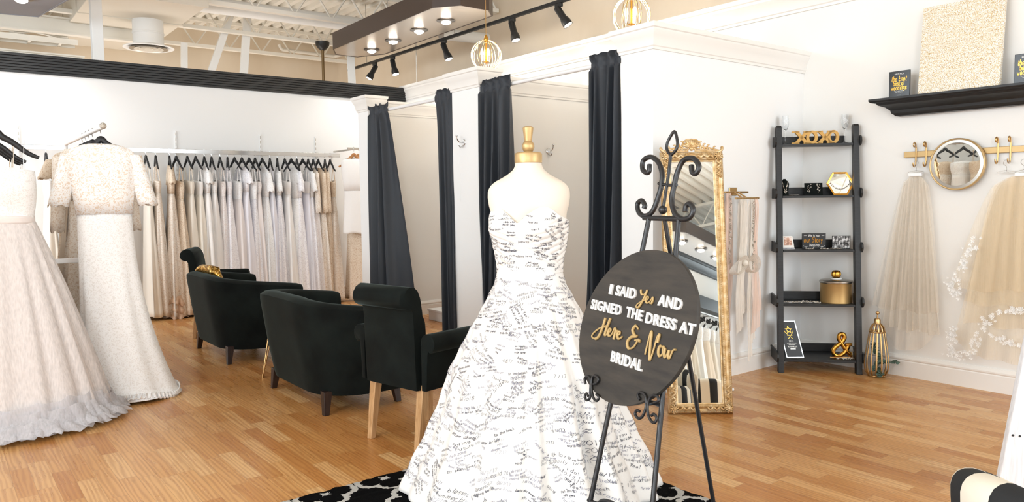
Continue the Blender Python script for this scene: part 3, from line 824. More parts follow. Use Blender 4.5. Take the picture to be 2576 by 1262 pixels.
def parsons(label, loc, rz):
    t = thing('rolled_back_armchair', label, 'chair', loc, rz, 'rolled back armchairs')
    w = .205
    # back: slab with backward roll, profile in (y, z) extruded in x
    outl = [(.165, .33), (.170, .50), (.180, .66), (.190, .76), (.205, .83), (.225, .868), (.255, .890), (.290, .893), (.322, .878), (.342, .850), (.346, .818), (.332, .790), (.308, .775), (.282, .772), (.270, .755), (.264, .65), (.260, .50), (.252, .335)]
    mb = MB()
    def sl(x, k): return [(x, .24+(y-.24)*k, .33+(z-.33)) for y, z in outl]
    mb.rings([sl(-w, .82), sl(-w+.012, 1), sl(w-.012, 1), sl(w, .82)], True, True, True)
    mb.build('backrest', M_VELVET, t, smooth=35)
    MB().box((-.24, -.25, .34), (.24, .2, .44)).build('seat_base', M_VELVET, t, bevel=.015)
    MB().box((-.235, -.255, .435), (.235, .19, .50)).build('seat_cushion', M_VELVET, t, bevel=.03, smooth=60)
    for s in (-1, 1):
        a = MB()
        R = []
        for y, dz in ((.24, 0), (.235, 0), (-.20, 0), (-.225, -.004), (-.235, -.015)):
            k = .8 if y in (.24, -.235) else 1
            sec = [(.0, .34), (.03*k, .34), (.038*k, .48), (.045*k, .56)] + [(.045+.052*k*cos(b), .595+.052*k*sin(b)) for b in [RAD(-70)+RAD(250)*i/9 for i in range(10)]] + [(.0, .56)]
            R.append([(s*(.235+o), y, z+dz) for o, z in sec])
        a.rings(R, True, True, True); a.build('arm', M_VELVET, t, smooth=40)
    for sx in (-1, 1):
        for y, yo in ((.19, .05), (-.21, 0)):
            x = sx*.195
            mb = MB(); mb.rings([[(x+i*a, y+yo*o+j*a, z) for i, j in ((-1, -1), (1, -1), (1, 1), (-1, 1))] for z, a, o in ((0, .017, 1), (.36, .026, 0))], True, True, True)
            mb.build('leg', M_OAK, t, bevel=.003)
    return t
parsons('black rolled-back armchair with light oak legs beside the signed dress', (2.19, 3.66, 0), RAD(102))
parsons('black rolled-back armchair behind the far tub chair, near the gown rail', (2.31, 7.84, 0), RAD(63))

# gold sequin pillow
t = thing('throw_pillow', 'gold sequin throw pillow on the far tub chair', 'pillow', (2.03, 6.90, .455), RAD(100))
def pil(u, v):
    a, b = -1+2*u, -1+2*v
    return a, b
R = []
for i in range(13):
    v = -1+2*i/12; ring = []
    for j in range(24):
        u = 2*pi*j/24
        cx = abs(cos(u))**.55*(1 if cos(u) > 0 else -1); cz = abs(sin(u))**.55*(1 if sin(u) > 0 else -1)
        k = max(0, 1-v*v)**.35
        pinch = 1 + .10*abs(sin(2*u))**2*(1-k)
        ring.append((.19*cx*(.9+.1*k), .085*v*(1-.75*max(abs(cx), abs(cz))**3), .20+.17*cz*(.9+.1*k)))
    R.append(ring)
mb = MB(); mb.rings(R, True, True, True)
o = mb.build('cover', M_SEQUIN, t, smooth=60); o.rotation_euler = (RAD(-22), 0, 0)
# table between the tubs
t = thing('side_table', 'small white-topped side table with gold legs between the tub chairs', 'table', (2.26, 5.67, 0))
MB().lathe([(.24, .540), (.25, .545), (.25, .560), (.245, .565)], 40).build('tabletop', M_MARBLE, t, smooth=40)
MB().lathe([(.235, .530), (.24, .540)], 40).build('rim', M_GOLD, t)
for k in range(3):
    a = RAD(180+120*k)
    mb = MB()
    for s in (-1, 1):
        mb.tube([(.20*cos(a+s*.28), .20*sin(a+s*.28), .53), (.31*cos(a), .31*sin(a), .012)], .006, 8)
    mb.tube([(.31*cos(a), .31*sin(a), .03), (.31*cos(a), .31*sin(a), 0)], .009, 8)
    mb.tube([(.252*cos(a-.145), .252*sin(a-.145), .28), (.252*cos(a+.145), .252*sin(a+.145), .28)], .005, 6)
    mb.build('leg', M_GOLD, t, smooth=50)
# striped barrel chair in the near right corner
STRIPE_PHASE = 4.6
M = Mat('striped_fabric', '#e8dfd0', .8, spec=.2)
c = M.sep(M.co())
ang = M.m1('ARCTAN2', c[1], c[0])
st = M.m1('GREATER_THAN', M.m1('SINE', M.m1('MULTIPLY_ADD', ang, 10.0, STRIPE_PHASE)), 0.0)
M.set('Base Color', M.mix(st, '#e6ddcc', '#2b2c2d')); M.bump(M.noise(M.co(), 200, 2), .15, .002); M_STRIPE = M.m
def barrel(label, loc, rz):
    t = thing('striped_barrel_chair', label, 'armchair', loc, rz)
    R = []
    for i in range(121):
        a = RAD(-35)+RAD(250)*i/120
        e = abs(i-60)/60
        zt = .76-.14*max(0, (e-.35)/.65)**1.6
        sec = [(.28, .14), (.37, .12), (.385, .4), (.40, zt-.09), (.401, zt-.06), (.396, zt-.035), (.384, zt-.015), (.366, zt-.004), (.345, zt), (.325, zt-.003), (.307, zt-.012), (.285, zt-.04), (.275, zt-.1), (.27, .4)]
        if i in (0, 120): sec = [(.335+(o-.335)*.75, z-.01 if z > .3 else z) for o, z in sec]
        R.append([(o*cos(a), o*sin(a), z) for o, z in sec])
    MB().rings(R, True, True, True).build('wrap_back', M_STRIPE, t, smooth=50)
    MB().lathe([(.0001, .14), (.29, .14), (.29, .42), (.26, .46), (.0001, .47)], 36).build('seat_cushion', M_STRIPE, t, smooth=40)
    for k in range(4):
        a = RAD(45+90*k)
        MB().lathe([(.016, 0), (.025, .13)], 10, (.28*cos(a), .28*sin(a), 0)).build('leg', M_DARKLEG, t)
    return t
bc = barrel('black and cream striped barrel chair cut off at the lower right corner', (2.265, .50, 0), RAD(104))
bc.scale = (.9, .9, .865); bc['group'] = 'striped barrel chairs'
dup(bc, (1.62, -1.75, 0), RAD(-20), 'striped barrel chair seen only in the gilded floor mirror')
tub('tub_chair', 'black velvet tub chair seen only in the gilded floor mirror', (1.30, -3.0, 0), RAD(160), .8, .72)

# ================================================================== RUG
RX1, RY1 = 2.66, 3.22
mb = MB()
rr = random.Random(5)
nx, ny = 70, 90
def rugz(x, y): return .022 + .006*noise.noise(Vector((x*28, y*28, 0))) + .004*noise.noise(Vector((x*75, y*75, 3)))
mb.rings([[(.76+(RX1-.76)*i/nx + .006*noise.noise(Vector((i*.7, j*.9, 7))), .5+(RY1-.5)*j/ny + .008*noise.noise(Vector((i*.9, j*.5, 2))), 0 if i in (0, nx) or j in (0, ny) else rugz(i*.027, j*.03)) for i in range(nx+1)] for j in range(ny+1)], closed=False)
o = mb.build('area_rug', M_RUG, smooth=180); tag(o, 'black shaggy rug with a white trellis pattern under the signed dress', 'rug')

# ================================================================== GILDED FLOOR MIRROR (leans back)
t = thing('floor_mirror', 'tall gilded floor mirror with a carved crest leaning at the white panel', 'mirror', (3.722, 2.908, 0), atan2(-.248, .319))
tilt = Matrix.Rotation(-math.atan(.17), 4, 'X')
FW_, FH = .404, 1.655
def mkm(): 
    q = MB(); q.x = tilt; return q
fp = [(0, .0), (0, -.012), (.008, -.026), (.016, -.030), (.024, -.024), (.032, -.022), (.042, -.032), (.052, -.030), (.058, -.016), (.064, -.014), (.066, -.006), (.066, 0)]
mb = mkm(); R = []
for o, d in fp:
    R.append([(-FW_/2+o, d, o), (FW_/2-o, d, o), (FW_/2-o, d, FH-o), (-FW_/2+o, d, FH-o)])
mb.rings(R + [R[0]], True); mb.build('frame', M_GILT, t, smooth=30)
mb = mkm(); mb.add([(-FW_/2+.06, -.008, .06), (FW_/2-.06, -.008, .06), (FW_/2-.06, -.008, FH-.06), (-FW_/2+.06, -.008, FH-.06)], [(0, 1, 2, 3)])
mb.build('glass', M_MIRROR, t)
mb = mkm(); mb.box((-FW_/2+.01, .001, .01), (FW_/2-.01, .012, FH-.01)); mb.build('backing', M_DARKLEG, t)
# beaded edges
mb = mkm()
def beads(x0, z0, x1, z1, o, r, step):
    n = int(sqrt((x1-x0)**2+(z1-z0)**2)/step)
    for i in range(n+1):
        c = (x0+(x1-x0)*i/n, o, z0+(z1-z0)*i/n)
        mb.lathe([(1e-6, -r), (r*.8, -r*.6), (r, 0), (r*.8, r*.6), (1e-6, r)], 5, c)
for o, d, r in ((.047, -.034, .0042), (.012, -.030, .0038)):
    mb = mkm()
    beads(-FW_/2+o, o, -FW_/2+o, FH-o, d, r, .011); beads(FW_/2-o, o, FW_/2-o, FH-o, d, r, .011)
    beads(-FW_/2+o, o, FW_/2-o, o, d, r, .011); beads(-FW_/2+o, FH-o, FW_/2-o, FH-o, d, r, .011)
    mb.build('bead_border', M_GILT, t, smooth=60)
# carved corners and side ornaments
for sx in (-1, 1):
    for sz in (0, 1):
        mb = mkm(); cx, cz = sx*(FW_/2-.034), .034 if not sz else FH-.034
        for k in range(9):
            a = 2*pi*k/9
            mb.tube(catmull([(cx, -.036, cz), (cx+.013*cos(a), -.044, cz+.013*sin(a)), (cx+.027*cos(a+.35), -.036, cz+.027*sin(a+.35)), (cx+.024*cos(a+.9), -.03, cz+.024*sin(a+.9))], 4), [.005]*13, 6)
        for k in range(5):
            mb.tube(catmull([(cx-sx*(.03+.02*k), -.034, cz+(.012 if k % 2 else -.012)), (cx-sx*(.045+.02*k), -.044, cz), (cx-sx*(.055+.02*k), -.034, cz+(-.012 if k % 2 else .012))], 3), .006, 6)
            dz = -1 if sz else 1
            mb.tube(catmull([(cx+(.012 if k % 2 else -.012), -.034, cz+dz*(.03+.02*k)), (cx, -.044, cz+dz*(.045+.02*k)), (cx+(-.012 if k % 2 else .012), -.034, cz+dz*(.055+.02*k))], 3), .006, 6)
        mb.sphere((cx, -.044, cz), .013, 10)
        mb.build('corner_carving', M_GILT, t, smooth=60)
# crest: shell with scrolls
mb = mkm()
for k in range(9):
    a = RAD(20+140*k/8); l = .060 if k % 2 == 0 else .052
    mb.tube(catmull([(0, -.020, FH+.022), (.5*l*cos(a), -.034, FH+.022+.5*l*sin(a)), (l*cos(a), -.024, FH+.022+l*sin(a))], 4), [.004, .005, .006, .007, .008, .0085, .009, .008, .006][:9], 6)
mb.sphere((0, -.026, FH+.018), .014, 10); mb.build('crest_shell', M_GILT, t, smooth=60)
for s in (-1, 1):
    mb = mkm()
    curves = [[(.0, .078), (.03, .076), (.052, .058), (.062, .036), (.085, .026), (.115, .022), (.150, .012), (.185, .004)],
              [(.062, .036), (.05, .02), (.034, .022), (.032, .038), (.044, .044), (.05, .036)],
              [(.085, .026), (.078, .012), (.064, .010), (.060, .018), (.068, .022)],
              [(.115, .022), (.112, .010), (.100, .007), (.096, .014), (.103, .017)],
              [(.02, .004), (.06, .002), (.11, .002), (.17, .0)], [(.012, .03), (.024, .014), (.04, .004)]]
    for cv in curves:
        mb.tube(catmull([(s*x, -.022, FH+z) for x, z in cv], 5), .0062, 7)
    for x, z in ((.05, .052), (.075, .036), (.1, .028), (.14, .018)):
        mb.tube(catmull([(s*x, -.022, FH+z), (s*(x+.006), -.032, FH+z+.012), (s*(x+.018), -.022, FH+z+.014)], 3), [.005, .006, .006, .005, .004, .003, .002], 6)
    mb.build('crest_scroll', M_GILT, t, smooth=60)
    mb = mkm()
    mb.tube(catmull([(s*(FW_/2-.03), -.02, FH-.005), (s*(FW_/2-.012), -.03, FH+.006), (s*(FW_/2-.004), -.02, FH+.028), (s*(FW_/2-.014), -.02, FH+.020)], 4), [.01]*8+[.007]*3+[.004, .003], 7)
    mb.build('corner_leaf', M_GILT, t, smooth=60)
# back strut with foot
mb = MB(); mb.tube([(.19, .17, .7), (.27, .52, .02)], .012, 8); mb.tube([(.20, .50, .012), (.36, .52, .012)], .012, 8)
mb.build('easel_strut', M_PWHITE, t, smooth=50)

# ================================================================== SIGN EASEL
ES = .90      # everything on the easel is noted for a 10/9 larger easel standing 10/9 farther away
EP = Vector((2.07*ES+.0092, 2.05*ES-.0071, EYE*(1-ES)-.0088))
EU, ET, EN = Vector((.13609557, .99069571, 0))*ES, Vector((.21933222, 0, .97565023))*ES, Vector((-.9665725, .13278168, .21729149))*ES
BASE = Vector((2.07*ES-.02, 2.05*ES, .022))
def ez(u, t, o=0): return EP + EU*u + ET*t + EN*o - BASE
t = thing('display_easel', 'black wrought iron easel with scrolled top holding the oval sign', 'easel', BASE)
def iron(name, pts, r=.0085, n=10, k=6, o=0, parent=None):
    P = catmull([ez(u, v, o) for u, v in pts], k) if len(pts) > 2 else [ez(u, v, o) for u, v in pts]
    return MB().tube(P, r, n).build(name, M_IRON, parent or t, smooth=60)
iron('front_leg', [(.085, 1.305), (.205, -.129)], .0095)
iron('front_leg', [(-.096, 1.30), (-.210, -.129)], .0095)
pA = ez(-.012, 1.30); pB = Vector((2.42, 1.80, .022)) - BASE
MB().tube([pA, pB], .0085, 10).build('rear_leg', M_IRON, t, smooth=60)
iron('crossbar', [(.118, 1.303), (-.112, 1.302)], .010)
iron('lower_bar', [(.262, .575), (-.160, .570)], .0075)
iron('tie_bar', [(.20, .09), (.14, .095), (.105, .119), (.04, .13), (-.04, .119), (-.12, .095), (-.195, .09)], .008)
iron('scroll', [(.133, 1.534), (.13, 1.506), (.146, 1.499), (.176, 1.517), (.178, 1.555), (.133, 1.567), (.082, 1.544), (.047, 1.497), (.039, 1.446), (.046, 1.397), (.07, 1.331), (.115, 1.311), (.157, 1.327), (.174, 1.362), (.15, 1.377), (.125, 1.358), (.127, 1.343)], .0098)
iron('scroll', [(-.122, 1.519), (-.132, 1.492), (-.152, 1.485), (-.165, 1.503), (-.158, 1.524), (-.123, 1.548), (-.073, 1.542), (-.047, 1.496), (-.04, 1.442), (-.037, 1.383), (-.064, 1.328), (-.115, 1.302), (-.156, 1.31), (-.168, 1.341), (-.144, 1.363), (-.126, 1.353), (-.126, 1.331)], .0098)
iron('stem', [(.009, 1.567), (.005, 1.494), (.005, 1.428), (.006, 1.345)], .0062)
iron('leaf_finial', [(.009, 1.567), (.036, 1.592), (.042, 1.615), (.033, 1.640), (.009, 1.668), (-.012, 1.640), (-.023, 1.608), (-.016, 1.586), (.009, 1.567)], .0058)
iron('tie_ring', [(.058, 1.450), (.002, 1.442), (-.054, 1.441)], .0062)
MB().sphere(ez(.007, 1.338), .0165).build('ball', M_IRON, t, smooth=180)
HK = [[(.284, .56), (.295, .581), (.274, .595), (.251, .579), (.244, .544), (.238, .511), (.258, .495), (.274, .507), (.266, .522), (.251, .514)],
      [(.228, .57), (.206, .582), (.201, .6), (.23, .607), (.246, .587), (.235, .545), (.213, .514), (.189, .508), (.178, .526), (.199, .534)],
      [(-.077, .573), (-.06, .588), (-.073, .601), (-.099, .598), (-.114, .578), (-.116, .545), (-.103, .512), (-.081, .502), (-.062, .513), (-.068, .529), (-.086, .529)],
      [(-.162, .58), (-.181, .593), (-.171, .607), (-.146, .604), (-.129, .585), (-.125, .557), (-.138, .527), (-.16, .509), (-.18, .511), (-.184, .53), (-.166, .538), (-.154, .529)]]
for c_ in HK: iron('ledge_scroll', c_, .0052, o=.045)
for u in (.245, -.122):
    MB().tube([ez(u, .572, 0), ez(u, .565, .05)], .0058, 8).build('ledge_peg', M_IRON, t, smooth=50)

# oval sign
SB = EP + EU*.043 + ET*.842 + EN*.026
t = thing('wedding_sign', 'dark stained oval wood sign with white and gold lettering on the easel', 'sign', SB)
ex, ey = -EU, ET      # reading direction runs towards the camera right
e1 = Vector((.836, .549)); e2 = Vector((-.549, .836))
def sg(x, y, z=0): return ex*x + ey*y + EN*z
mb = MB(); R = []
NN = 72
for z, k in ((-.010, .985), (-.010, .995), (-.007, 1), (.007, 1), (.010, .996), (.010, .985)):
    R.append([sg(.836*.371*k*cos(a)-.549*.303*k*sin(a), .549*.371*k*cos(a)+.836*.303*k*sin(a), z) for a in [2*pi*i/NN for i in range(NN)]])
mb.rings(R, True, True, True); mb.build('board', M_SIGN, t, smooth=40)
def sgp(u, v): return (-(u-.051), v-.845)
def words_(txt, u0, v0, u1, v1, h, name):
    x0, y0 = sgp(u0, v0); x1, y1 = sgp(u1, v1)
    a = Vector((x1-x0, y1-y0)); L = a.length; a /= L; b = Vector((-a.y, a.x))
    mb = MB()
    # measured width of the built-in font: fit by x scale
    tmp = MB(); block(tmp, txt, h, lambda x, y, z: (x, y, z), align='LEFT', offset=.028)
    w = max(v[0] for v in tmp.v)-min(v[0] for v in tmp.v)
    xs = L/w
    block(mb, txt, h, lambda x, y, z: sg(x0+a.x*x+b.x*y, y0+a.y*x+b.y*y, .010+z), ext=.008, offset=.028, xs=xs, align='LEFT')
    return mb.build(name, M_LETTER, t)
words_('I', .2365, .9655, .2180, .9645, .043, 'lettering')
words_('SAID', .187, .9645, .054, .9615, .043, 'lettering')
words_('AND', -.087, .953, -.221, .948, .044, 'lettering')
words_('SIGNED', .343, .887, .132, .884, .043, 'lettering')
words_('THE', .098, .884, -.006, .879, .043, 'lettering')
words_('DRESS', -.025, .876, -.201, .870, .043, 'lettering')
words_('AT', -.226, .867, -.305, .865, .043, 'lettering')
words_('BRIDAL', .153, .689, -.047, .685, .044, 'lettering')
def script(curves, name, r=.0052, ox=0, oy=0, sc=1):
    mb = MB()
    for cv in curves:
        P = catmull([sg(ox+x*sc[0], oy+y*sc[1], .015) for x, y in cv], 7)
        n = len(P)
        rad = []
        for i in range(n):
            d = P[min(i+1, n-1)]-P[max(i-1, 0)]
            dn = d.dot(ey)
            rad.append(r*(1.15 if dn < -.0005 else .72))
        mb.tube(P, rad, 8)
    return mb.build(name, M_SCRIPT, t, smooth=60)
def from_px(L):   # strokes noted in sign-plane coordinates
    return [[sgp(u, v) for u, v in s] for s in L]
# letters drawn in units of x-height (1 = small letter height), slanted brush script
Yes = [[(0, 2.0), (.15, 1.35), (.55, 1.25), (.85, 1.7), (1.0, 2.1), (.8, 1.1), (.45, 0), (.05, -.9), (-.35, -1.0), (-.3, -.55), (.25, .0), (.9, .45)],
       [(.9, .35), (1.3, .6), (1.35, 1.0), (1.1, .95), (1.0, .4), (1.3, 0), (1.75, .4)], [(1.75, .4), (2.0, 1.05), (2.1, .6), (1.95, .05), (1.65, .1)]]
Here = [[(.55, 2.4), (.35, 1.2), (.0, -.1), (-.5, -.75), (-1.2, -.7), (-1.15, -.2), (-.3, .7), (.5, 1.1), (1.0, 1.45)], [(1.35, 2.5), (1.1, 1.5), (.85, .3), (.95, .0), (1.3, .45)],
        [(1.3, .45), (1.65, .75), (1.65, 1.05), (1.4, .9), (1.35, .3), (1.65, .05), (2.0, .5)], [(2.0, .5), (2.2, 1.25), (2.42, 1.05), (2.40, .5), (2.36, .1), (2.33, -.25)], [(2.40, .55), (2.62, .95), (2.85, .85)],
        [(2.8, .4), (3.15, .65), (3.15, .95), (2.9, .85), (2.85, .3), (3.15, 0), (3.6, .4)]]
Amp = [[(1.15, 1.75), (.75, 2.0), (.45, 1.6), (.75, 1.2), (1.05, 1.15), (.4, .95), (.0, .45), (.25, -.05), (.8, .1), (1.15, .6), (1.35, .95)], [(.9, .75), (1.3, .85), (1.6, .75)]]
Now = [[(.05, -.2), (.2, 1.0), (.35, 2.0), (.5, 1.9), (.55, .9), (.75, -.6), (1.05, .4), (1.25, 1.6), (1.5, 2.0), (1.4, 1.2)],
       [(2.1, .95), (1.75, .85), (1.7, .3), (1.95, .0), (2.25, .4), (2.1, .95), (2.45, .75)], [(2.45, .85), (2.45, .25), (2.65, .05), (2.95, .75), (2.95, .3), (3.15, .05), (3.4, .8), (3.75, .95)]]
script(Yes, 'gold_script', .0040, .0243, .1085, (.038, .0245))
script(Here, 'gold_script', .0052, -.199, -.058, (.042, .0305))
script(Amp, 'gold_script', .0054, -.011, -.083, (.049, .046))
script(Now, 'gold_script', .0052, .104, -.085, (.045, .041))
# ================================================================== DRESS FORM AND SIGNED GOWN
DC = Vector((2.158, 2.654, 0)); DR = RAD(-59)
t = thing('dress_form', 'linen bridal dress form with a gold cap and finial wearing the signed gown', 'mannequin', (DC.x, DC.y, .024), RAD(-39))
DS = .912
def zz_(z): return EYE + (z-EYE)*DS
Z0 = -.024
tab = [(.90, .150, .115), (1.00, .152, .118), (1.07, .162, .122), (1.15, .176, .135), (1.21, .184, .140), (1.27, .188, .135), (1.32, .201, .122), (1.355, .206, .115), (1.382, .205, .108), (1.402, .199, .102), (1.418, .187, .096), (1.437, .163, .088), (1.455, .130, .080), (1.47, .102, .074), (1.49, .080, .070), (1.51, .0675, .066), (1.53, .0645, .0645)]
tab = [(zz_(z), a*DS, b*DS) for z, a, b in tab]
def lerp_tab(tab, z):
    if z <= tab[0][0]: return tab[0][1:]
    for i in range(len(tab)-1):
        if z <= tab[i+1][0]:
            k = (z-tab[i][0])/(tab[i+1][0]-tab[i][0]); k = k*k*(3-2*k)*.5+k*.5
            return tuple(a+(b-a)*k for a, b in zip(tab[i][1:], tab[i+1][1:]))
    return tab[-1][1:]
mb = MB(); R = []
for i in range(48):
    z = tab[0][0]+(tab[-1][0]-tab[0][0])*i/47
    a, b = lerp_tab(tab, z)
    ring = []
    for j in range(48):
        th = 2*pi*j/48
        bust = .016*exp(-((z-zz_(1.215))/.05)**2)*(exp(-((th-RAD(220))/.42)**2)+exp(-((th-RAD(281))/.42)**2))
        p = 2/2.3 if z < zz_(1.44) else 1
        cx = abs(cos(th))**p*(1 if cos(th) >= 0 else -1); sy = abs(sin(th))**p*(1 if sin(th) >= 0 else -1)
        sag = .03*max(0, (z-1.36)/.1) if z < 1.46 else .03*max(0, 1-(z-1.46)/.06)
        ring.append((a*cx + bust*cos(th), b*sy + bust*sin(th), z + Z0))
    R.append(ring)
mb.rings(R, True, True, True); mb.build('torso', M_CREAM, t, smooth=180)
MB().lathe([(r*DS, zz_(z)) for r, z in [(.062, 1.525), (.068, 1.527), (.069, 1.535), (.069, 1.568), (.066, 1.574), (.058, 1.578)]], 40, (0, 0, Z0)).build('neck_cap', M_GOLDP, t, smooth=35)
MB().lathe([(r*DS, zz_(z)) for r, z in [(.024, 1.575), (.021, 1.582), (.026, 1.588), (.031, 1.603), (.030, 1.618), (.022, 1.630), (.018, 1.634), (.019, 1.640), (.023, 1.668), (.0265, 1.692), (.027, 1.699), (.022, 1.705), (.0001, 1.708)]], 32, (0, 0, Z0)).build('finial', M_GOLDP, t, smooth=40)
MB().tube([(0, 0, .02), (0, 0, .92)], .02, 12).build('pole', M_BLACK, t)
MB().lathe([(.20, 0), (.20, .012), (.03, .03), (.0001, .03)], 32).build('base_plate', M_BLACK, t)

t = thing('signed_wedding_dress', 'strapless white gown covered in handwritten signatures, on the dress form in the middle', 'dress', (DC.x, DC.y, .03), 0)
rr = random.Random(11)
# skirt: angle is a world direction; deep soft folds grow towards the hem
FOLD = [(RAD(a), w, d) for a, w, d in ((196, .16, .9), (214, .12, .7), (229, .085, 1.25), (238, .06, .6), (247, .10, .8), (262, .07, .9), (276, .08, .7), (292, .09, 1.0), (310, .1, .8), (332, .12, .9), (355, .12, .9), (20, .12, .8), (50, .14, .9), (80, .13, .8), (110, .14, .9), (140, .12, .8), (168, .12, .8))]
def hemr(th):
    # fuller to the front-left, held back where the armchair and easel stand
    return 1 + .05*cos(th-RAD(215)) - .05*exp(-((((th-RAD(104)+pi) % (2*pi))-pi)/.5)**2)
skt = [(0.0, .600), (.119, .548), (.259, .478), (.412, .415), (.531, .378), (.621, .332), (.713, .286), (.79, .24), (.875, .196), (.93, .165), (.984, .151), (1.03, .146)]
def skirt(th, z):
    k = lerp_tab(skt, z)[0]
    r = (1+(hemr(th)-1)*max(0, 1-z/.9))*k
    amp = max(0, min(1, (.99-z)/.75))**1.1
    f = 0
    for a, w, d in FOLD:
        dd = ((th-a+pi) % (2*pi))-pi
        f -= d*exp(-(dd/w)**2)
    f += .35*cos(17*th+.6)
    r *= 1 + .14*amp*f
    # elliptical at the waist
    e = max(0, min(1, (z-.6)/.4))
    phi = th-(DR-pi/2)
    r *= 1 - .16*e*cos(phi)**2
    return Vector((r*cos(th), r*sin(th), z))
NT = 300
mb = MB()
zs = [i/59*1.02 for i in range(60)]
mb.rings([[skirt(2*pi*j/NT, z) + Vector((0, 0, .004*sin(9*2*pi*j/NT) if i == 0 else 0)) for j in range(NT)] for i, z in enumerate(zs)], True)
SKIRT = mb.build('skirt', M_TREAD, t, smooth=180, solid=.004)
# bodice with ruched bands crossing from the left bust to the right waist
bt = [(.985, .149, .118), (1.02, .146, .116), (1.06, .153, .121), (1.12, .165, .130), (1.18, .173, .137), (1.24, .178, .137), (1.30, .180, .130)]
ZB = .985
def wrap(a): return ((a+pi) % (2*pi))-pi
def ztop(ph):   # ph: angle from the front of the form, + towards its left (camera right)
    a = abs(wrap(ph))
    z = 1.232 + .052*exp(-((a-.62)/.40)**2) - .024*exp(-(a/.16)**2)
    return z - .040*max(0, min(1, (a-1.25)/1.2))
def bodice(th, v):
    ph = th+pi/2
    z1 = ztop(ph); z = ZB + (z1-ZB)*v
    a, b = lerp_tab(bt, z)
    bust = .036*exp(-((z-1.185)/.062)**2)*(exp(-(wrap(th+pi/2-.55)/.40)**2)+exp(-(wrap(th+pi/2+.55)/.40)**2))
    x, y = a*cos(th), b*sin(th)
    ph2 = wrap(ph)
    # draped bands: from the right bust (camera left) down across to the left waist, and shallower from the other side
    q = z + (.42*.16*(ph2+.1) if ph2 > -1.6 else -.10) if z < 1.16 - .10*(ph2) else z - .32*.16*(ph2-.2)
    ru = abs(sin(q*2*pi/.056))**.7*.0055 if v < .965 else .0035
    ru *= max(.25, min(1, v*8))
    k = 1+(bust+ru+.004)/sqrt(x*x+y*y)
    p = Matrix.Rotation(DR, 3, 'Z') @ Vector((x*k, y*k, 0))
    return Vector((p.x, p.y, z))
mb = MB()
mb.rings([[bodice(2*pi*j/220, i/70) for j in range(220)] for i in range(71)], True)
mb.build('bodice', M_TREAD, t, smooth=180, solid=.004)
# handwriting
W1 = ['Future Mrs', 'Yes!', 'I said Yes!', 'said yes', 'grateful', 'Spring 2017', '06/3/17', '10.14.17', 'love', 'Bride to be', 'so happy', 'Mrs', '9/16/17', 'forever', 'best day ever', '5/27/18', 'Thank you', 'dream dress', 'my one', 'yes yes', '4.8.17', 'here & now', 'always', '8/19/17', 'blessed', 'to the beach', 'with love', 'wedding bells', 'I do!', '12/31/17', 'Fall 2018', 'happily', '+ ever after', 'found it!', 'summer bride', '7.7.17']
def bold_side(th): return 1
def scribble(n, zmin, zmax, hmin, hmax, fn, name, mat, seed, width, ths=(100, 400), jr=.35):
    r = random.Random(seed); mb = MB(); put = []
    tries = 0
    while len(put) < n and tries < n*12:
        tries += 1
        th = RAD(r.uniform(*ths)); z = r.uniform(zmin, zmax); h = r.uniform(hmin, hmax)*(1 if r.random() < .9 else 1.5)
        rad = fn(th, z); R0 = sqrt(rad.x**2+rad.y**2)
        if any(abs(z-z2) < (h+h2)*1.3+.002 and abs(((th-t2+pi) % (2*pi))-pi)*R0 < .06 for th_, z2, h2, t2 in put): continue
        put.append((0, z, h, th))
        rot = r.gauss(0, .22) if r.random() < .75 else r.uniform(-jr*3, jr*3)
        ca, sa = cos(rot), sin(rot)
        def place(x, y, _=0, th=th, z=z, R0=R0, ca=ca, sa=sa):
            X = x*ca-y*sa; Y = x*sa+y*ca
            zz = max(.01, min(zmax+.02, z+Y)); tt = th + X/R0
            p = fn(tt, zz); e = 1e-3
            du = fn(tt+e, zz)-p; dz = fn(tt, zz+e)-p
            return p + du.cross(dz).normalized()*.0042
        for li in range(r.choice((1, 1, 2, 2, 3))):
            pen(mb, r.choice(W1), h, width*r.uniform(.75, 1.25), place, 0, -li*h*1.6, rng=r, jit=.35, slant=r.uniform(0, .35), smooth=2)
    return mb.build(name, mat, t)
scribble(370, .04, .97, .007, .013, skirt, 'signatures', M_INK, 21, .0012)
scribble(300, .04, .97, .007, .013, skirt, 'signatures', M_INKG, 22, .0012)
def bod2(th, z):
    return bodice(th-DR, min(1, max(0, (z-ZB)/(ztop(th-DR+pi/2)-ZB))))
scribble(90, .995, 1.25, .006, .010, bod2, 'signatures', M_INK, 23, .0012, (150, 370), .1)

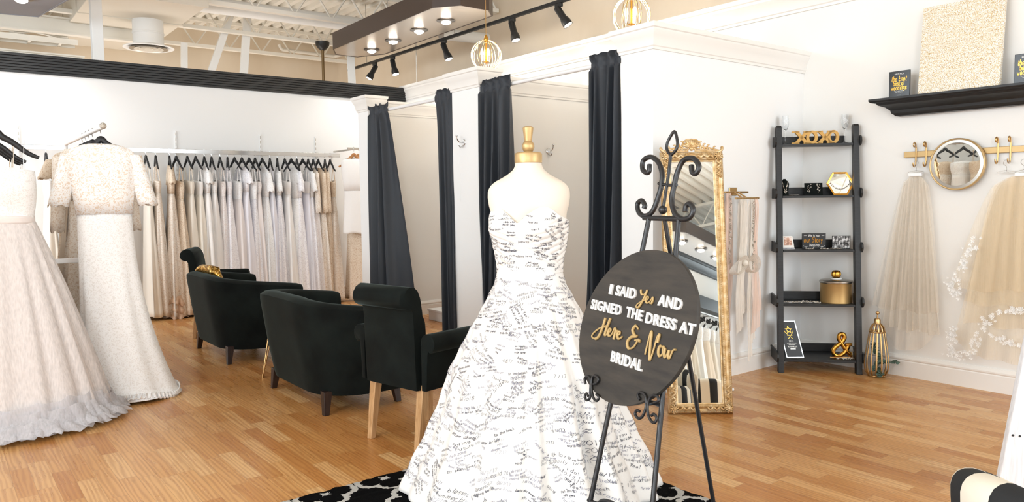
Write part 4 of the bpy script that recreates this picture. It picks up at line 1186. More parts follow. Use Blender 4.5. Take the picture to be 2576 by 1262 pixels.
# ================================================================== GOWNS
def ring_(z, a, b, n, amp=0, k=8, ph=0, cx=0, cy=0, pw=1.0, wob=0, rng=None):
    out = []
    for j in range(n):
        th = 2*pi*j/n
        m_ = 1+amp*(sin(k*th+ph)+.5*sin(1.7*k*th+2*ph))
        c_ = abs(cos(th))**pw*(1 if cos(th) >= 0 else -1); s_ = abs(sin(th))**pw*(1 if sin(th) >= 0 else -1)
        out.append((cx+a*c_*m_, cy+b*s_*m_, z+(wob*sin(5*th+ph) if wob else 0)))
    return out
def gown(name, label, group, loc, rz, zt, spec, seed, cat='dress'):
    """gown on a hanger: local x along the hanger, -y front, shoulders at height zt, root on the floor"""
    r = random.Random(seed)
    S = dict(w=.19, t=.045, waist=.36, neck='strap', sleeve=None, hw=.24, ht=.10, hem=.03, bod=M_LACE_W, skm=M_SATIN_W, n=40, amp=.10, k=9, train=0, belt=None, hemx=0)
    S.update(spec)
    t = thing(name, label, cat, loc, rz, group)
    ph = r.uniform(0, 6); n = S['n']
    zw = zt-S['waist']; w, th = S['w'], S['t']
    if S['neck'] == 'strap':
        ztop_ = zt-.17
        mb = MB(); R = []
        for i in range(9):
            v = i/8; z = ztop_+(zw-ztop_)*v
            a = w*(.92-.10*v+.06*sin(pi*v)); b = th*(1.05+.4*sin(pi*min(1, v*1.4))*.6)
            R.append([(x, y, zz + (.028*abs(sin(2*pi*j/n*1.0+pi/2))*(-1)+.02 if i == 0 else 0)) for j, (x, y, zz) in enumerate(ring_(z, a, b, n, .015, 6, ph, pw=.85))])
        mb.rings(R, True, True); mb.build('bodice', S['bod'], t, smooth=180)
        for s in (-1, 1):
            MB().tube(catmull([(s*w*.62, -th*.7, ztop_-.01), (s*w*.66, -th*.2, zt-.02), (s*w*.67, 0, zt+.004), (s*w*.66, th*.3, zt-.02), (s*w*.62, th*.7, ztop_-.01)], 4), .007, 6, flat=(1, .35)).build('strap', S['bod'], t, smooth=60)
    else:
        mb = MB(); R = []
        nk = .075 if S['neck'] == 'round' else .10
        for v, a, b in ((0, nk, .03), (.03, w*.62, th*.55), (.07, w*.84, th*.75), (.14, w*.97, th*.9), (.3, w*.98, th*1.15), (.5, w*.95, th*1.25), (.75, w*.88, th*1.15), (1, w*.82, th*1.05)):
            z = zt+.012-(zt+.012-zw)*v
            dip = -.05 if S['neck'] == 'v' and v == 0 else 0
            R.append([(x, y, zz + (dip if y < 0 else 0)) for x, y, zz in ring_(z, a, b, n, .012, 7, ph, pw=.8)])
        mb.rings(R, True); mb.build('bodice', S['bod'], t, smooth=180, solid=.003)
        if S['sleeve']:
            ln = {'cap': .14, 'short': .24, 'loose': .34, 'long': .52}[S['sleeve']]
            for s in (-1, 1):
                R = []
                for i in range(7):
                    v = i/6
                    x = s*(w*.93+.035*v+(.03*v if S['sleeve'] in ('short', 'loose') else 0)); z = zt-.06-ln*v
                    aa = .05+.012*v if S['sleeve'] != 'long' else .05-.008*v
                    R.append(ring_(z, aa, th*.75+.01*v, 20, .05, 3, ph+s, cx=x+s*.012*v, pw=.9, wob=.01 if i == 6 else 0))
                mb = MB(); mb.rings(R, True); mb.build('sleeve', S.get('slm', S['bod']), t, smooth=180, solid=.003)
    # skirt
    mb = MB(); R = []; NV = 22
    short = S.get('end')
    zend = S['hem'] if short is None else short
    fl = S.get('flare', 1.3)
    for i in range(NV):
        v = i/(NV-1); z = zw+.01+(zend-zw-.01)*v
        q = v**fl
        a = w*.80+(S['hw']-w*.80)*q; b = th*1.02+(S['ht']-th*1.02)*q
        am = S['amp']*min(1, v*2.2)
        R.append(ring_(z, a, b, n, am, S['k'], ph+.5*v, cx=S['hemx']*q, pw=.9, wob=.008*v))
    if S['train']:
        tr = S['train']
        R.append([(x*(1+tr), y*(1+tr), .012+.012*abs(sin(3*j))) for j, (x, y, z) in enumerate(R[-1])])
    mb.rings(R, True); mb.build('skirt', S['skm'], t, smooth=180, solid=.003)
    if S['belt']:
        mb = MB(); mb.rings([ring_(zw+dz, w*.835, th*1.12, n, .0, 1, 0, pw=.9) for dz in (-.022, -.008, .01, .024)], True)
        mb.build('belt', S['belt'], t, smooth=180, solid=.003)
    return t
def hanger(label, group, loc, rz, mat=None, w=.21, drop=.145, rail_r=.016, neck=.075, hookmat=None):
    """root at the rail; hook goes over the rail, arms drop from the neck"""
    t = thing('clothes_hanger', label, 'hanger', loc, rz, group)
    mat = mat or M_BPLASTIC
    zt = -neck
    pts = catmull([(-w, 0, zt-drop), (-w*.72, 0, zt-drop*.80), (-w*.38, 0, zt-drop*.40), (-w*.14, 0, zt-.028), (0, 0, zt+.002), (w*.14, 0, zt-.028), (w*.38, 0, zt-drop*.40), (w*.72, 0, zt-drop*.80), (w, 0, zt-drop)], 5)
    n = len(pts)
    MB().tube(pts, [.009+.009*(1-abs(2*i/(n-1)-1)**2) for i in range(n)], 10, flat=(.75, 1.15)).build('arms', mat, t, smooth=60)
    rh = rail_r+.006
    MB().tube(catmull([(0, 0, zt+.005), (0, 0, zt+.04), (0, rh*.9, -.022), (0, rh, 0), (0, rh*.6, rh*.8), (0, 0, rh), (0, -rh*.7, rh*.75), (0, -rh, 0), (0, -rh*.9, -.014)], 4), .0028, 6).build('hook', hookmat or M_CHROME, t, smooth=60)
    return t
ORD = ['first', 'second', 'third', 'fourth', 'fifth', 'sixth', 'seventh', 'eighth', 'ninth', 'tenth', 'eleventh', 'twelfth', 'thirteenth', 'fourteenth', 'fifteenth', 'sixteenth', 'seventeenth', 'eighteenth', 'nineteenth', 'twentieth', 'twenty-first', 'twenty-second', 'twenty-third', 'twenty-fourth', 'twenty-fifth', 'twenty-sixth', 'twenty-seventh', 'twenty-eighth', 'twenty-ninth', 'thirtieth']

# ---- rail along the back wall
RZ, RY = 1.965, 9.48
t = thing('wall_garment_rail', 'long chrome rail of white and champagne gowns along the back wall', 'clothes rail', (3, RY, RZ))
MB().box((-2.6, -.008, -.028), (1.42, .008, .022)).build('rail', M_CHROME, t, bevel=.003)
for x in (-2.2, -.59, .45, 1.21):
    MB().tube([(x, .0, 0), (x, YB-RY-.012, -.0)], .010, 8).build('bracket', M_NICKEL, t, smooth=50)
for i, x in enumerate((0.8, 2.41, 3.45, 4.21)):
    t = thing('slotted_wall_upright', 'slotted metal wall upright, ' + ORD[i] + ' from the left above the gown rail', 'wall upright', (x, YB, 0), 0, 'slotted uprights on the back wall')
    MB().box((-.012, -.012, .3), (.012, -.001, 2.23)).build('channel', M_WHITE, t, bevel=.002)
    mb = MB()
    for k in range(30): mb.box((-.004, -.0135, .36+.0625*k), (.004, -.0115, .395+.0625*k))
    mb.build('slots', M_NICKEL, t)
def X_at(px): return RY*math.tan(YAW+math.atan((px-1288)/F_PX))*1.0
HX = [1.012, 1.19, 2.0, 2.105, 2.255, 2.33, 2.455, 2.55, 2.65, 2.735, 2.835, 2.925, 3.01, 3.10, 3.19, 3.265, 3.355, 3.455, 3.55, 3.65, 3.735, 3.81, 3.89, 3.965, 4.035, 4.105, 4.20, 4.275]
SP = [
 ('ivory lace sheath gown', dict(bod=M_LACE_W, skm=M_SATIN_I)), ('champagne beaded gown', dict(bod=M_LACE_CH, skm=M_LACE_CH)), ('ivory crepe gown', dict(bod=M_SATIN_I, skm=M_SATIN_I)),
 ('champagne lace strap gown', dict(bod=M_LACE_CH, skm=M_LACE_CH)), ('caramel ruffle-hem gown', dict(bod=M_LACE_TAN, skm=M_LACE_CH, neck='round', sleeve='cap')), ('caramel lace gown', dict(bod=M_LACE_TAN, skm=M_LACE_TAN)),
 ('plain ivory satin gown', dict(bod=M_SATIN_I, skm=M_SATIN_I, amp=.05)), ('ivory A-line gown', dict(bod=M_SATIN_W, skm=M_SATIN_I)), ('white lace cap-sleeve gown', dict(bod=M_LACE_W, skm=M_SATIN_W, neck='round', sleeve='cap')),
 ('white black-tagged gown', dict(bod=M_LACE_W, skm=M_SATIN_W)), ('blush lace gown', dict(bod=M_LACE_BL, skm=M_LACE_BL)), ('cool white lace gown', dict(bod=M_LACE_LAV, skm=M_LACE_LAV)),
 ('blush satin gown', dict(bod=M_LACE_W, skm=M_SATIN_PK)), ('cool white satin gown', dict(bod=M_LACE_LAV, skm=M_SATIN_LAV, neck='round', sleeve='cap')), ('white lace long gown', dict(bod=M_LACE_W, skm=M_LACE_LAV)),
 ('blush tulle gown', dict(bod=M_LACE_BL, skm=M_SATIN_PK)), ('white short-sleeved lace gown', dict(bod=M_LACE_W, skm=M_LACE_W, neck='v', sleeve='short')), ('cool white pleated gown', dict(bod=M_SATIN_LAV, skm=M_SATIN_LAV, amp=.16)),
 ('white illusion-neck gown', dict(bod=M_LACE_W, skm=M_LACE_LAV, neck='round', sleeve='short')), ('white satin strap gown', dict(bod=M_SATIN_W, skm=M_SATIN_W)), ('white flower-lace gown', dict(bod=M_LACE_W, skm=M_LACE_W, neck='v', sleeve='cap')),
 ('cool white lace sleeved gown', dict(bod=M_LACE_LAV, skm=M_LACE_LAV, neck='round', sleeve='short')), ('white crepe gown', dict(bod=M_SATIN_W, skm=M_SATIN_LAV)), ('white beaded lace gown', dict(bod=M_LACE_W, skm=M_LACE_LAV, neck='v', sleeve='short')),
 ('champagne lace sleeved gown', dict(bod=M_LACE_CH, skm=M_LACE_BL, neck='round', sleeve='long')), ('champagne satin gown', dict(bod=M_LACE_TAN, skm=M_LACE_CH, neck='v', sleeve='long')), ('caramel lace long-sleeved gown', dict(bod=M_LACE_TAN, skm=M_LACE_TAN, neck='round', sleeve='long')), ('gold-beige lace gown', dict(bod=M_LACE_TAN, skm=M_LACE_CH)),
]
rg = random.Random(42)
for i, (x, (nm, sp)) in enumerate(zip(HX, SP)):
    jr = RAD(90 + rg.uniform(-16, 10))
    lab = '%s, %s from the left on the back rail' % (nm, ORD[i])
    hanger('hanger of the %s, %s from the left on the back rail' % (nm, ORD[i]), 'black hangers on the back wall rail', (x, RY, RZ), jr, w=.20, rail_r=.017)
    s2 = dict(n=36, hw=rg.uniform(.22, .27), ht=rg.uniform(.10, .145), flare=rg.uniform(.8, 1.1), waist=rg.uniform(.30, .40), hem=rg.uniform(.02, .08), amp=rg.uniform(.07, .13), k=rg.choice((7, 8, 9, 10)), w=rg.uniform(.17, .19), t=.033)
    s2.update(sp)
    g = gown('wedding_gown', lab, 'gowns on the back wall rail', (x, RY, 0), jr, RZ-.075-.115, s2, 100+i)
    if 'black-tagged' in nm:
        MB().box((-.02, -.07, 1.43), (.02, -.066, 1.52)).build('swing_tag', M_BLACK, g)
    if 'ruffle' in nm:
        for k in range(3):
            mb = MB(); mb.rings([ring_(.27-.085*k-.1*v, .24+.03*v, .10+.045*v, 48, .10*v, 11, k, wob=.02*v) for v in (0, .35, .7, 1)], True)
            mb.build('hem_ruffle', M_CHIF, g, smooth=180, solid=.003)

# ---- short faced-out bar at the right end
t = thing('garment_bar', 'short nickel garment bar at the right end of the back wall rail', 'clothes rail', (4.45, 9.1, 2.03))
MB().box((-.10, -.012, -.015), (.14, .012, .015)).build('bar', M_NICKEL, t, bevel=.003)
MB().tube([(.02, 0, 0), (.02, .68, 0)], .012, 8).build('arm', M_NICKEL, t, smooth=50)
hanger('light wooden hanger of the short white satin dress beside the white column', None, (4.44, 9.1, 2.03), RAD(-28), M_HWOOD, .20, .16)
hanger('second light wooden hanger, tucked behind the short satin dress hanger', None, (4.56, 9.2, 2.03), RAD(-40), M_HWOOD, .20, .16)
gown('wedding_gown', 'short white satin dress with a fringed hem, at the right end beside the white column', None, (4.44, 9.1, 0), RAD(-28), 1.90, dict(bod=M_SATIN_W, skm=M_SATIN_W, neck='v', end=.92, hw=.165, ht=.075, w=.17, t=.06, amp=.03, k=5, waist=.42), 300)
gown('wedding_gown', 'long champagne lace gown hanging behind the short white satin dress', None, (4.56, 9.2, 0), RAD(-40), 1.88, dict(bod=M_LACE_CH, skm=M_LACE_TAN, hw=.22, ht=.09, w=.17), 301)

# ---- double garment rack at the left
t = thing('garment_rack', 'white double-arm gown rack at the left edge holding lace and tulle gowns', 'clothes rack', (.62, 6.4, 0))
for x, y0 in ((.31, -.78), (-.30, -1.05)):
    MB().tube([(x, y0, 1.86), (x, 1.0, 1.86)], .016, 12).build('arm', M_PWHITE, t, smooth=50)
    MB().sphere((x, y0-.02, 1.865), .022, 14).build('crystal_finial', M_BEAD, t)
    MB().tube([(x, .95, 0), (x, .95, 1.86)], .018, 12).build('post', M_PWHITE, t, smooth=50)
    mb = MB(); mb.tube([(x, .55, .02), (x, 1.35, .02)], .018, 10); mb.build('foot', M_PWHITE, t, smooth=50)
MB().box((-.30, -.54, .95), (.31, -.52, .985)).build('cross_rail', M_PWHITE, t, bevel=.006)
for x in (.31, -.30): MB().tube([(x, -.53, .967), (x, .95, .967)], .012, 8).build('lower_arm', M_PWHITE, t, smooth=50)

AZ = 1.86
def pair(nm, lab_h, lab_g, x, y, rz, spec, seed, w=.20, zt=AZ-.12):
    hanger(lab_h, 'black hangers on the left rack', (x, y, AZ), rz, w=w, drop=.15, rail_r=.016)
    return gown(nm, lab_g, 'gowns on the left rack', (x, y, 0), rz, zt, spec, seed)
g = pair('wedding_gown', 'black hanger above the white lace column gown on the left rack', 'white lace column gown with short sleeves, front of the right arm of the left rack', .93, 5.70, RAD(-6),
     dict(n=96, bod=M_LACE_NUDE, skm=M_LACE_W, neck='round', sleeve='loose', slm=M_LACE_NUDE, w=.205, t=.08, waist=.46, hw=.30, ht=.22, flare=2.1, amp=.035, k=6, train=.06, hemx=.10), 401, .21)
# scalloped lace hem and pearl buttons of the column gown
mb = MB()
for j in range(64):
    a = 2*pi*j/64; cx = .10+.315*cos(a); cy = .23*sin(a)
    mb.tube([(cx+.02*cos(b)*sin(a), cy+.02*cos(b)*-cos(a)+.006*sin(b), .055+.035*sin(b)+.02*sin(3*a)) for b in [pi*i/6-pi for i in range(7)]], .010, 6, flat=(1, .5))
mb.build('scalloped_hem', M_LACE_W, g, smooth=60)
mb = MB()
for i in range(26): mb.sphere((.09+.10*(i/25)**2, -.072-.14*(i/25)**1.8*.9, .86-.80*i/25), .0055, 6)
mb.build('pearl_buttons', M_SATIN_CH, g, smooth=60)
g = pair('wedding_gown', 'black hanger above the lace and tulle gown at the left edge', 'blush tulle ball gown with white lace bodice, cut off at the left edge', .33, 5.42, RAD(-4),
     dict(n=120, bod=M_LACE_W, skm=M_SATIN_PK, neck='strap', w=.205, t=.10, waist=.47, hw=.50, ht=.36, flare=.95, amp=.03, k=17, belt=M_SATIN_PK, hem=.09), 402, .21, AZ-.13)
mb = MB(); R = []
for i in range(24):
    v = i/23; z = 1.27-1.17*v
    R.append(ring_(z, .165+.36*v**.92, .105+.27*v**.92, 120, .035*min(1, 3*v), 19, 1+.4*v, pw=.95, wob=.01*v))
mb.rings(R, True); mb.build('tulle_overskirt', M_TUL_PK, g, smooth=180)
rr = random.Random(9)
for k in range(3):
    mb = MB(); R = []
    for i in range(9):
        v = i/8
        R.append([(x*(1+.03*noise.noise(Vector((x*9, y*9, v*3+k)))), y*(1+.03*noise.noise(Vector((y*9, x*9, v*3+k)))), max(.008, z+.03*noise.noise(Vector((x*14, y*14, k*5+v*2))))) for x, y, z in ring_(.20-.045*k-(.175-.05*k)*v**.7, .515+.02*k+.075*v, .38+.02*k+.06*v, 150, .035*v+.012, 23+k*4, k)])
    mb.rings(R, True); mb.build('tulle_hem', M_TUL_GR, g, smooth=180)
BG = [('champagne lace gown with long sleeves', dict(bod=M_LACE_CH, skm=M_LACE_CH, neck='round', sleeve='long', w=.21)), ('ivory pleated gown', dict(bod=M_SATIN_I, skm=M_SATIN_CH, w=.22, amp=.16)), ('champagne satin gown', dict(bod=M_LACE_CH, skm=M_SATIN_CH, w=.21)), ('caramel lace gown', dict(bod=M_LACE_TAN, skm=M_LACE_TAN, neck='v', sleeve='cap', w=.21))]
for i, (nm, sp) in enumerate(BG):
    s2 = dict(hw=.30, ht=.075, t=.05); s2.update(sp)
    pair('wedding_gown', 'hanger of the %s, %s behind the lace column gown' % (nm, ORD[i]), '%s, %s behind the white lace column gown' % (nm, ORD[i]), .93, 6.02+.15*i, RAD(rg.uniform(-4, 4)), s2, 420+i)
FG = [('peach chiffon gown with a ruffled layer', dict(bod=M_LACE_CH, skm=M_SATIN_CH, w=.20, hw=.33)), ('ivory satin gown', dict(bod=M_SATIN_I, skm=M_SATIN_I, w=.21)), ('champagne tulle gown', dict(bod=M_LACE_TAN, skm=M_SATIN_CH, w=.21))]
for i, (nm, sp) in enumerate(FG):
    s2 = dict(hw=.28, ht=.08, t=.05); s2.update(sp)
    g = pair('wedding_gown', 'hanger of the %s, %s behind the tulle gown' % (nm, ORD[i]), '%s, %s behind the blush tulle gown' % (nm, ORD[i]), .32, 5.95+.19*i, RAD(rg.uniform(-3, 3)), s2, 440+i)
    if i == 0:
        mb = MB(); mb.rings([ring_(1.25-.45*v, .17+.17*v, .06+.06*v, 60, .07*v, 9, 2, wob=.05*v) for v in (0, .2, .4, .6, .8, 1)], True)
        mb.build('chiffon_layer', M_CHIF, g, smooth=180, solid=.003)

# ---- gowns behind the camera: rail on the front wall (floor mirror) and faced-out gowns on the display wall (round mirror)
t = thing('wall_garment_rail', 'chrome rail of ivory gowns on the entrance wall, seen in the floor mirror', 'clothes rail', (.80, -4.3, 1.95))
MB().tube([(0, -2.2, 0), (0, 1.9, 0)], .017, 12).build('rail', M_CHROME, t, smooth=50)
for y in (-2, 0, 1.7): MB().tube([(0, y, 0), (-.30, y, 0)], .01, 8).build('bracket', M_NICKEL, t)
o = MB().box((.501, -7.0, 2.10), (.66, -2.25, 2.32)).build('display_shelf', M_BLACK, bevel=.01); tag(o, 'black shelf over the ivory gowns, seen in the floor mirror', 'shelf')
for i in range(15):
    y = -2.55-.24*i
    jr = RAD(rg.uniform(-10, 10))
    hanger('black hanger, %s from the left on the rail seen in the floor mirror' % ORD[i], 'black hangers seen in the floor mirror', (.80, y, 1.95), jr, w=.2)
    gown('wedding_gown', 'ivory gown, %s from the left on the rail seen in the floor mirror' % ORD[i], 'ivory gowns seen in the floor mirror', (.80, y, 0), jr, 1.83, dict(n=30, bod=M_LACE_W, skm=(M_SATIN_I, M_SATIN_W, M_SATIN_CH)[i % 3], hw=.25, ht=.115, amp=.13, hem=.06), 500+i)
t = thing('wall_garment_rail', 'rail on the left display wall, seen in the round wall mirror', 'clothes rail', (-1.72, 5.2, 2.13))
MB().tube([(0, -1.3, 0), (0, 1.4, 0)], .016, 12).build('rail', M_CHROME, t, smooth=50)
for y in (-1, 0, 1): MB().tube([(0, y, 0), (-.23, y, 0)], .01, 8).build('bracket', M_NICKEL, t)
for i, (y, b, s_) in enumerate(((4.45, M_LACE_CH, M_SATIN_W), (4.72, M_LACE_TAN, M_LACE_TAN), (4.99, M_LACE_W, M_SATIN_W), (5.26, M_LACE_TAN, M_LACE_CH), (5.53, M_LACE_LAV, M_SATIN_W))):
    hanger('black hanger, %s from the left in the round wall mirror' % ORD[i], 'black hangers seen in the round wall mirror', (-1.72, y, 2.13), RAD(52), w=.2)
    gown('wedding_gown', 'lace gown, %s from the left in the round wall mirror' % ORD[i], 'gowns seen in the round wall mirror', (-1.72, y, 0), RAD(52), 2.0, dict(n=30, bod=b, skm=s_, hw=.24, ht=.15), 520+i)
# ================================================================== RIGHT WALL
# floating ledge with crown profile
SH = 2.035
prof = [(0, -.125), (.07, -.125), (.078, -.115), (.09, -.105), (.095, -.085), (.12, -.06), (.155, -.045), (.165, -.03), (.19, -.026), (.20, -.015), (.20, 0), (0, 0)]
t = thing('wall_shelf', 'black moulded ledge shelf holding the glitter canvas on the right wall', 'shelf', (XW, 1.9, SH))
mb = MB()
mb.rings([[(-o*.05, .72 if o < .071 else .72+ (o-.07)*1.05, z) for o, z in prof]] + [[(-o, .72+(0 if o < .071 else (o-.07)*1.05), z) for o, z in prof], [(-o, -1.2, z) for o, z in prof]], True, True, True)
mb.build('ledge', M_BLACKWOOD, t, smooth=30)
# glitter canvas leaning on the wall
CXW = XW-.115
t = thing('glitter_canvas', 'large gold glitter canvas with faint white script leaning on the black ledge', 'picture', (XW-.12, 2.18, SH+.001))
ln = .075/.60
cm = Matrix(((0, 0, -1), (-1, 0, 0), (0, 1, 0))).transposed()
def cv(x, y, z=0):   # x reading direction = -Y, y up, z towards the room
    return Vector((-z + .06*(y/.6), -x, y))
mb = MB()
a, b = .253, .60
mb.add([cv(-a, 0, .03), cv(a, 0, .03), cv(a, b, .03), cv(-a, b, .03), cv(-a, 0, 0), cv(a, 0, 0), cv(a, b, 0), cv(-a, b, 0)], [(0, 1, 2, 3), (7, 6, 5, 4), (0, 4, 5, 1), (1, 5, 6, 2), (2, 6, 7, 3), (3, 7, 4, 0)])
mb.build('canvas', M_GLITTER, t)
mb = MB(); mb.box((-.035, -.2535, .0), (.0, -.250, .6)); 
mb = MB(); pen(mb, 'sparkle', .12, .0042, lambda x, y: cv(x, y, .0315), .0, .30, fit=.40, slant=.3); mb.build('script', Mat('pale_gold_script', '#efe3cc', .5).m, t)
# award plaques
def plaque(y, label):
    t = thing('award_plaque', label, 'plaque', (XW-.135, y, SH+.001), RAD(-90), 'black award plaques on the ledge')
    MB().box((-.073, -.006, 0), (.073, .006, .185)).build('panel', Mat('gloss_black', '#121314', .2).m, t, bevel=.002)
    P = lambda x, y, z=0: Vector((x, -.0068-z, y))
    mb = MB(); block(mb, 'BEST PICK', .010, P, 0, .158, .001); mb.build('heading', M_LETTER, t)
    mb = MB()
    pen(mb, 'the knot', .038, .0040, P, 0, .112, fit=.108, slant=.2); pen(mb, 'best of', .034, .0038, P, 0, .082, fit=.080, slant=.05); pen(mb, 'weddings', .034, .0038, P, 0, .052, fit=.112, slant=.05)
    mb.build('gold_script', M_GOLDB, t)
    mb = MB(); block(mb, 'HERE & NOW BRIDAL', .005, P, 0, .040, .001); block(mb, 'HALL OF FAME', .0055, P, 0, .031, .001); block(mb, 'WEDDINGS', .0035, P, 0, .012, .001); mb.build('small_print', M_LETTER, t)
plaque(2.565, 'black award plaque with gold script at the left end of the ledge')
plaque(1.775, 'black award plaque with gold script right of the glitter canvas, cut by the picture edge')

# ---- gold hook rail with hooks
t = thing('hook_rail', 'long gold hook rail behind the round mirror on the right wall', 'rail', (XW, 2, 1.63))
MB().box((-.022, -.9, -.021), (-.001, .577, .021)).build('bar', M_GOLDP, t, bevel=.003)
def hook(y, label):
    t = thing('wall_hook', label, 'hook', (XW-.022, y, 1.63), 0, 'gold double hooks on the rail')
    MB().box((-.006, -.006, -.055), (0, .006, .05)).build('plate', M_GOLD, t, bevel=.003)
    MB().tube(catmull([(-.004, 0, .045), (-.012, 0, .075), (-.032, 0, .082), (-.042, 0, .066), (-.034, 0, .052), (-.024, 0, .056)], 5), .0052, 8).build('upper_scroll', M_GOLD, t, smooth=60)
    MB().tube(catmull([(-.004, 0, -.05), (-.006, 0, -.078), (-.022, 0, -.090), (-.040, 0, -.080), (-.043, 0, -.060)], 5), .0052, 8).build('lower_hook', M_GOLD, t, smooth=60)
for y, w in ((2.49, 'leftmost gold hook on the rail, carrying the ivory veil'), (2.42, 'empty gold hook just left of the round mirror'), (1.967, 'gold hook just right of the round mirror'), (1.893, 'rightmost gold hook in the picture, above the golden veil')):
    hook(y, w)
# ---- round mirror
t = thing('round_mirror', 'round wall mirror in a slim gold frame hung over the gold rail', 'mirror', (XW-.055, 2.203, 1.546))
mb = MB(); mb.x = Matrix.Rotation(RAD(-90), 4, 'Y')
mb.lathe([(.160, -.022), (.176, -.022), (.178, -.015), (.178, .010), (.174, .014), (.168, .012), (.166, .006), (.160, .006)], 64); mb.build('frame', M_GOLDP, t, smooth=40)
mb = MB(); mb.x = Matrix.Rotation(RAD(-90), 4, 'Y')
mb.lathe([(.1665, .007), (.148, .0085), (.147, .0075)], 64); mb.build('bevel_rim', M_NICKEL, t, smooth=40)
mb = MB(); mb.x = Matrix.Rotation(RAD(-90), 4, 'Y')
mb.add([(.149*cos(2*pi*i/64), .149*sin(2*pi*i/64), .0078) for i in range(64)], [tuple(range(64))]); mb.build('glass', M_MIRROR, t)

# ---- veils
def veil(name, label, y, zt, mat, layers, rz, hangl, lacem=None, dx=.05, seed=1, lacepts=None):
    t = thing(name, label, 'veil', (XW-dx, y, 0))
    r = random.Random(seed)
    for (w0, w1, z1, nf, am, sh, sag) in layers:
        ph = r.uniform(0, 6); mb = MB(); R = []
        NU = 90
        for i in range(30):
            v = i/29
            w = w0+(w1-w0)*v**.85
            ring = []
            for j in range(NU+1):
                u = -1+2*j/NU
                z = zt-(zt-z1)*v + sag*(u*u)*v**2 - .07*u*u*(1-v)**3
                yy = u*w + sh*v + .012*v*sin(5*u+ph)
                x = -.015-am*(.3+.7*v)*(.5+.5*sin(nf*u+ph+.8*v)) + .01*noise.noise(Vector((u*3, v*2, ph)))
                ring.append((min(x, .02), yy, z + .012*v*sin(7*u+ph)))
            R.append(ring)
        mb.rings(R, closed=False); mb.build('tulle_layer', mat, t, smooth=180)
    MB().box((-.04, -.045, zt-.01), (-.01, .045, zt+.015)).build('comb', M_PWHITE, t, bevel=.005)
    if lacem:
        mb = MB()
        for (y0, z0, y1, z1, n, sp) in lacepts:
            for k in range(n):
                q = r.random()
                cy = y0+(y1-y0)*q+r.gauss(0, sp); cz = z0+(z1-z0)*q+r.gauss(0, sp)
                x = -.085-r.uniform(0, .015); a0 = r.uniform(0, 6); s = r.uniform(.009, .018)
                for p in range(5):
                    a = a0+2*pi*p/5
                    c = Vector((x, cy, cz)); d = Vector((-.25, cos(a), sin(a))); e = Vector((0, -sin(a), cos(a)))
                    mb.add([c, c+d*s*.6+e*s*.28, c+d*s, c+d*s*.6-e*s*.28], [(0, 1, 2, 3)])
        mb.build('lace_trim', M_LETTER, t)
    h = thing('veil_hanger', hangl, 'hanger', (XW-.062, y, zt+.075), 0, 'clear veil hangers')
    MB().tube(catmull([(0, 0, -.05), (0, .0, -.02), (0, .018, .0), (0, .012, .022), (0, -.008, .022), (0, -.014, .006)], 5), .0022, 6).build('hook', M_CHROME, h, smooth=60)
    MB().tube([(0, -.05, -.058), (0, 0, -.046), (0, .05, -.058)], .006, 8).build('arms', M_GLASS, h, smooth=60)
veil('ivory_veil', 'sheer ivory veil hanging at the left of the round mirror', 2.47, 1.48, M_TUL_IV,
     [(.09, .24, .50, 16, .05, .05, 0), (.075, .19, .36, 22, .06, -.01, .0), (.085, .215, .20, 13, .04, .03, .22)], 0, 'clear hanger at the top of the sheer ivory veil', seed=3)
veil('golden_veil', 'golden tulle veil with white lace edging, at the right edge of the picture', 1.80, 1.46, M_TUL_GD,
     [(.17, .385, .70, 13, .05, .02, -.02), (.15, .37, .22, 17, .04, .02, .10), (.16, .33, .46, 11, .06, -.03, .0), (.13, .30, .60, 9, .05, .03, .0)], 0, 'clear hanger at the top of the golden veil', M_PAPER, seed=4,
     lacepts=[(2.03-1.8, 1.05, 2.19-1.8, .70, 60, .018), (2.19-1.8, .70, 2.14-1.8, .66, 14, .012), (2.16-1.8, .45, 2.17-1.8, .25, 45, .018), (2.17-1.8, .25, 2.05-1.8, .25, 22, .014), (2.05-1.8, .27, 1.93-1.8, .55, 40, .02), (1.93-1.8, .56, 1.70-1.8, .62, 26, .012), (1.92-1.8, .40, 1.70-1.8, .34, 26, .012)])
h = dup([o for o in COL.objects if o.name.startswith('veil_hanger')][-1], (XW-.062, 1.90, 1.535), 0, 'clear hanger on the rightmost gold hook')

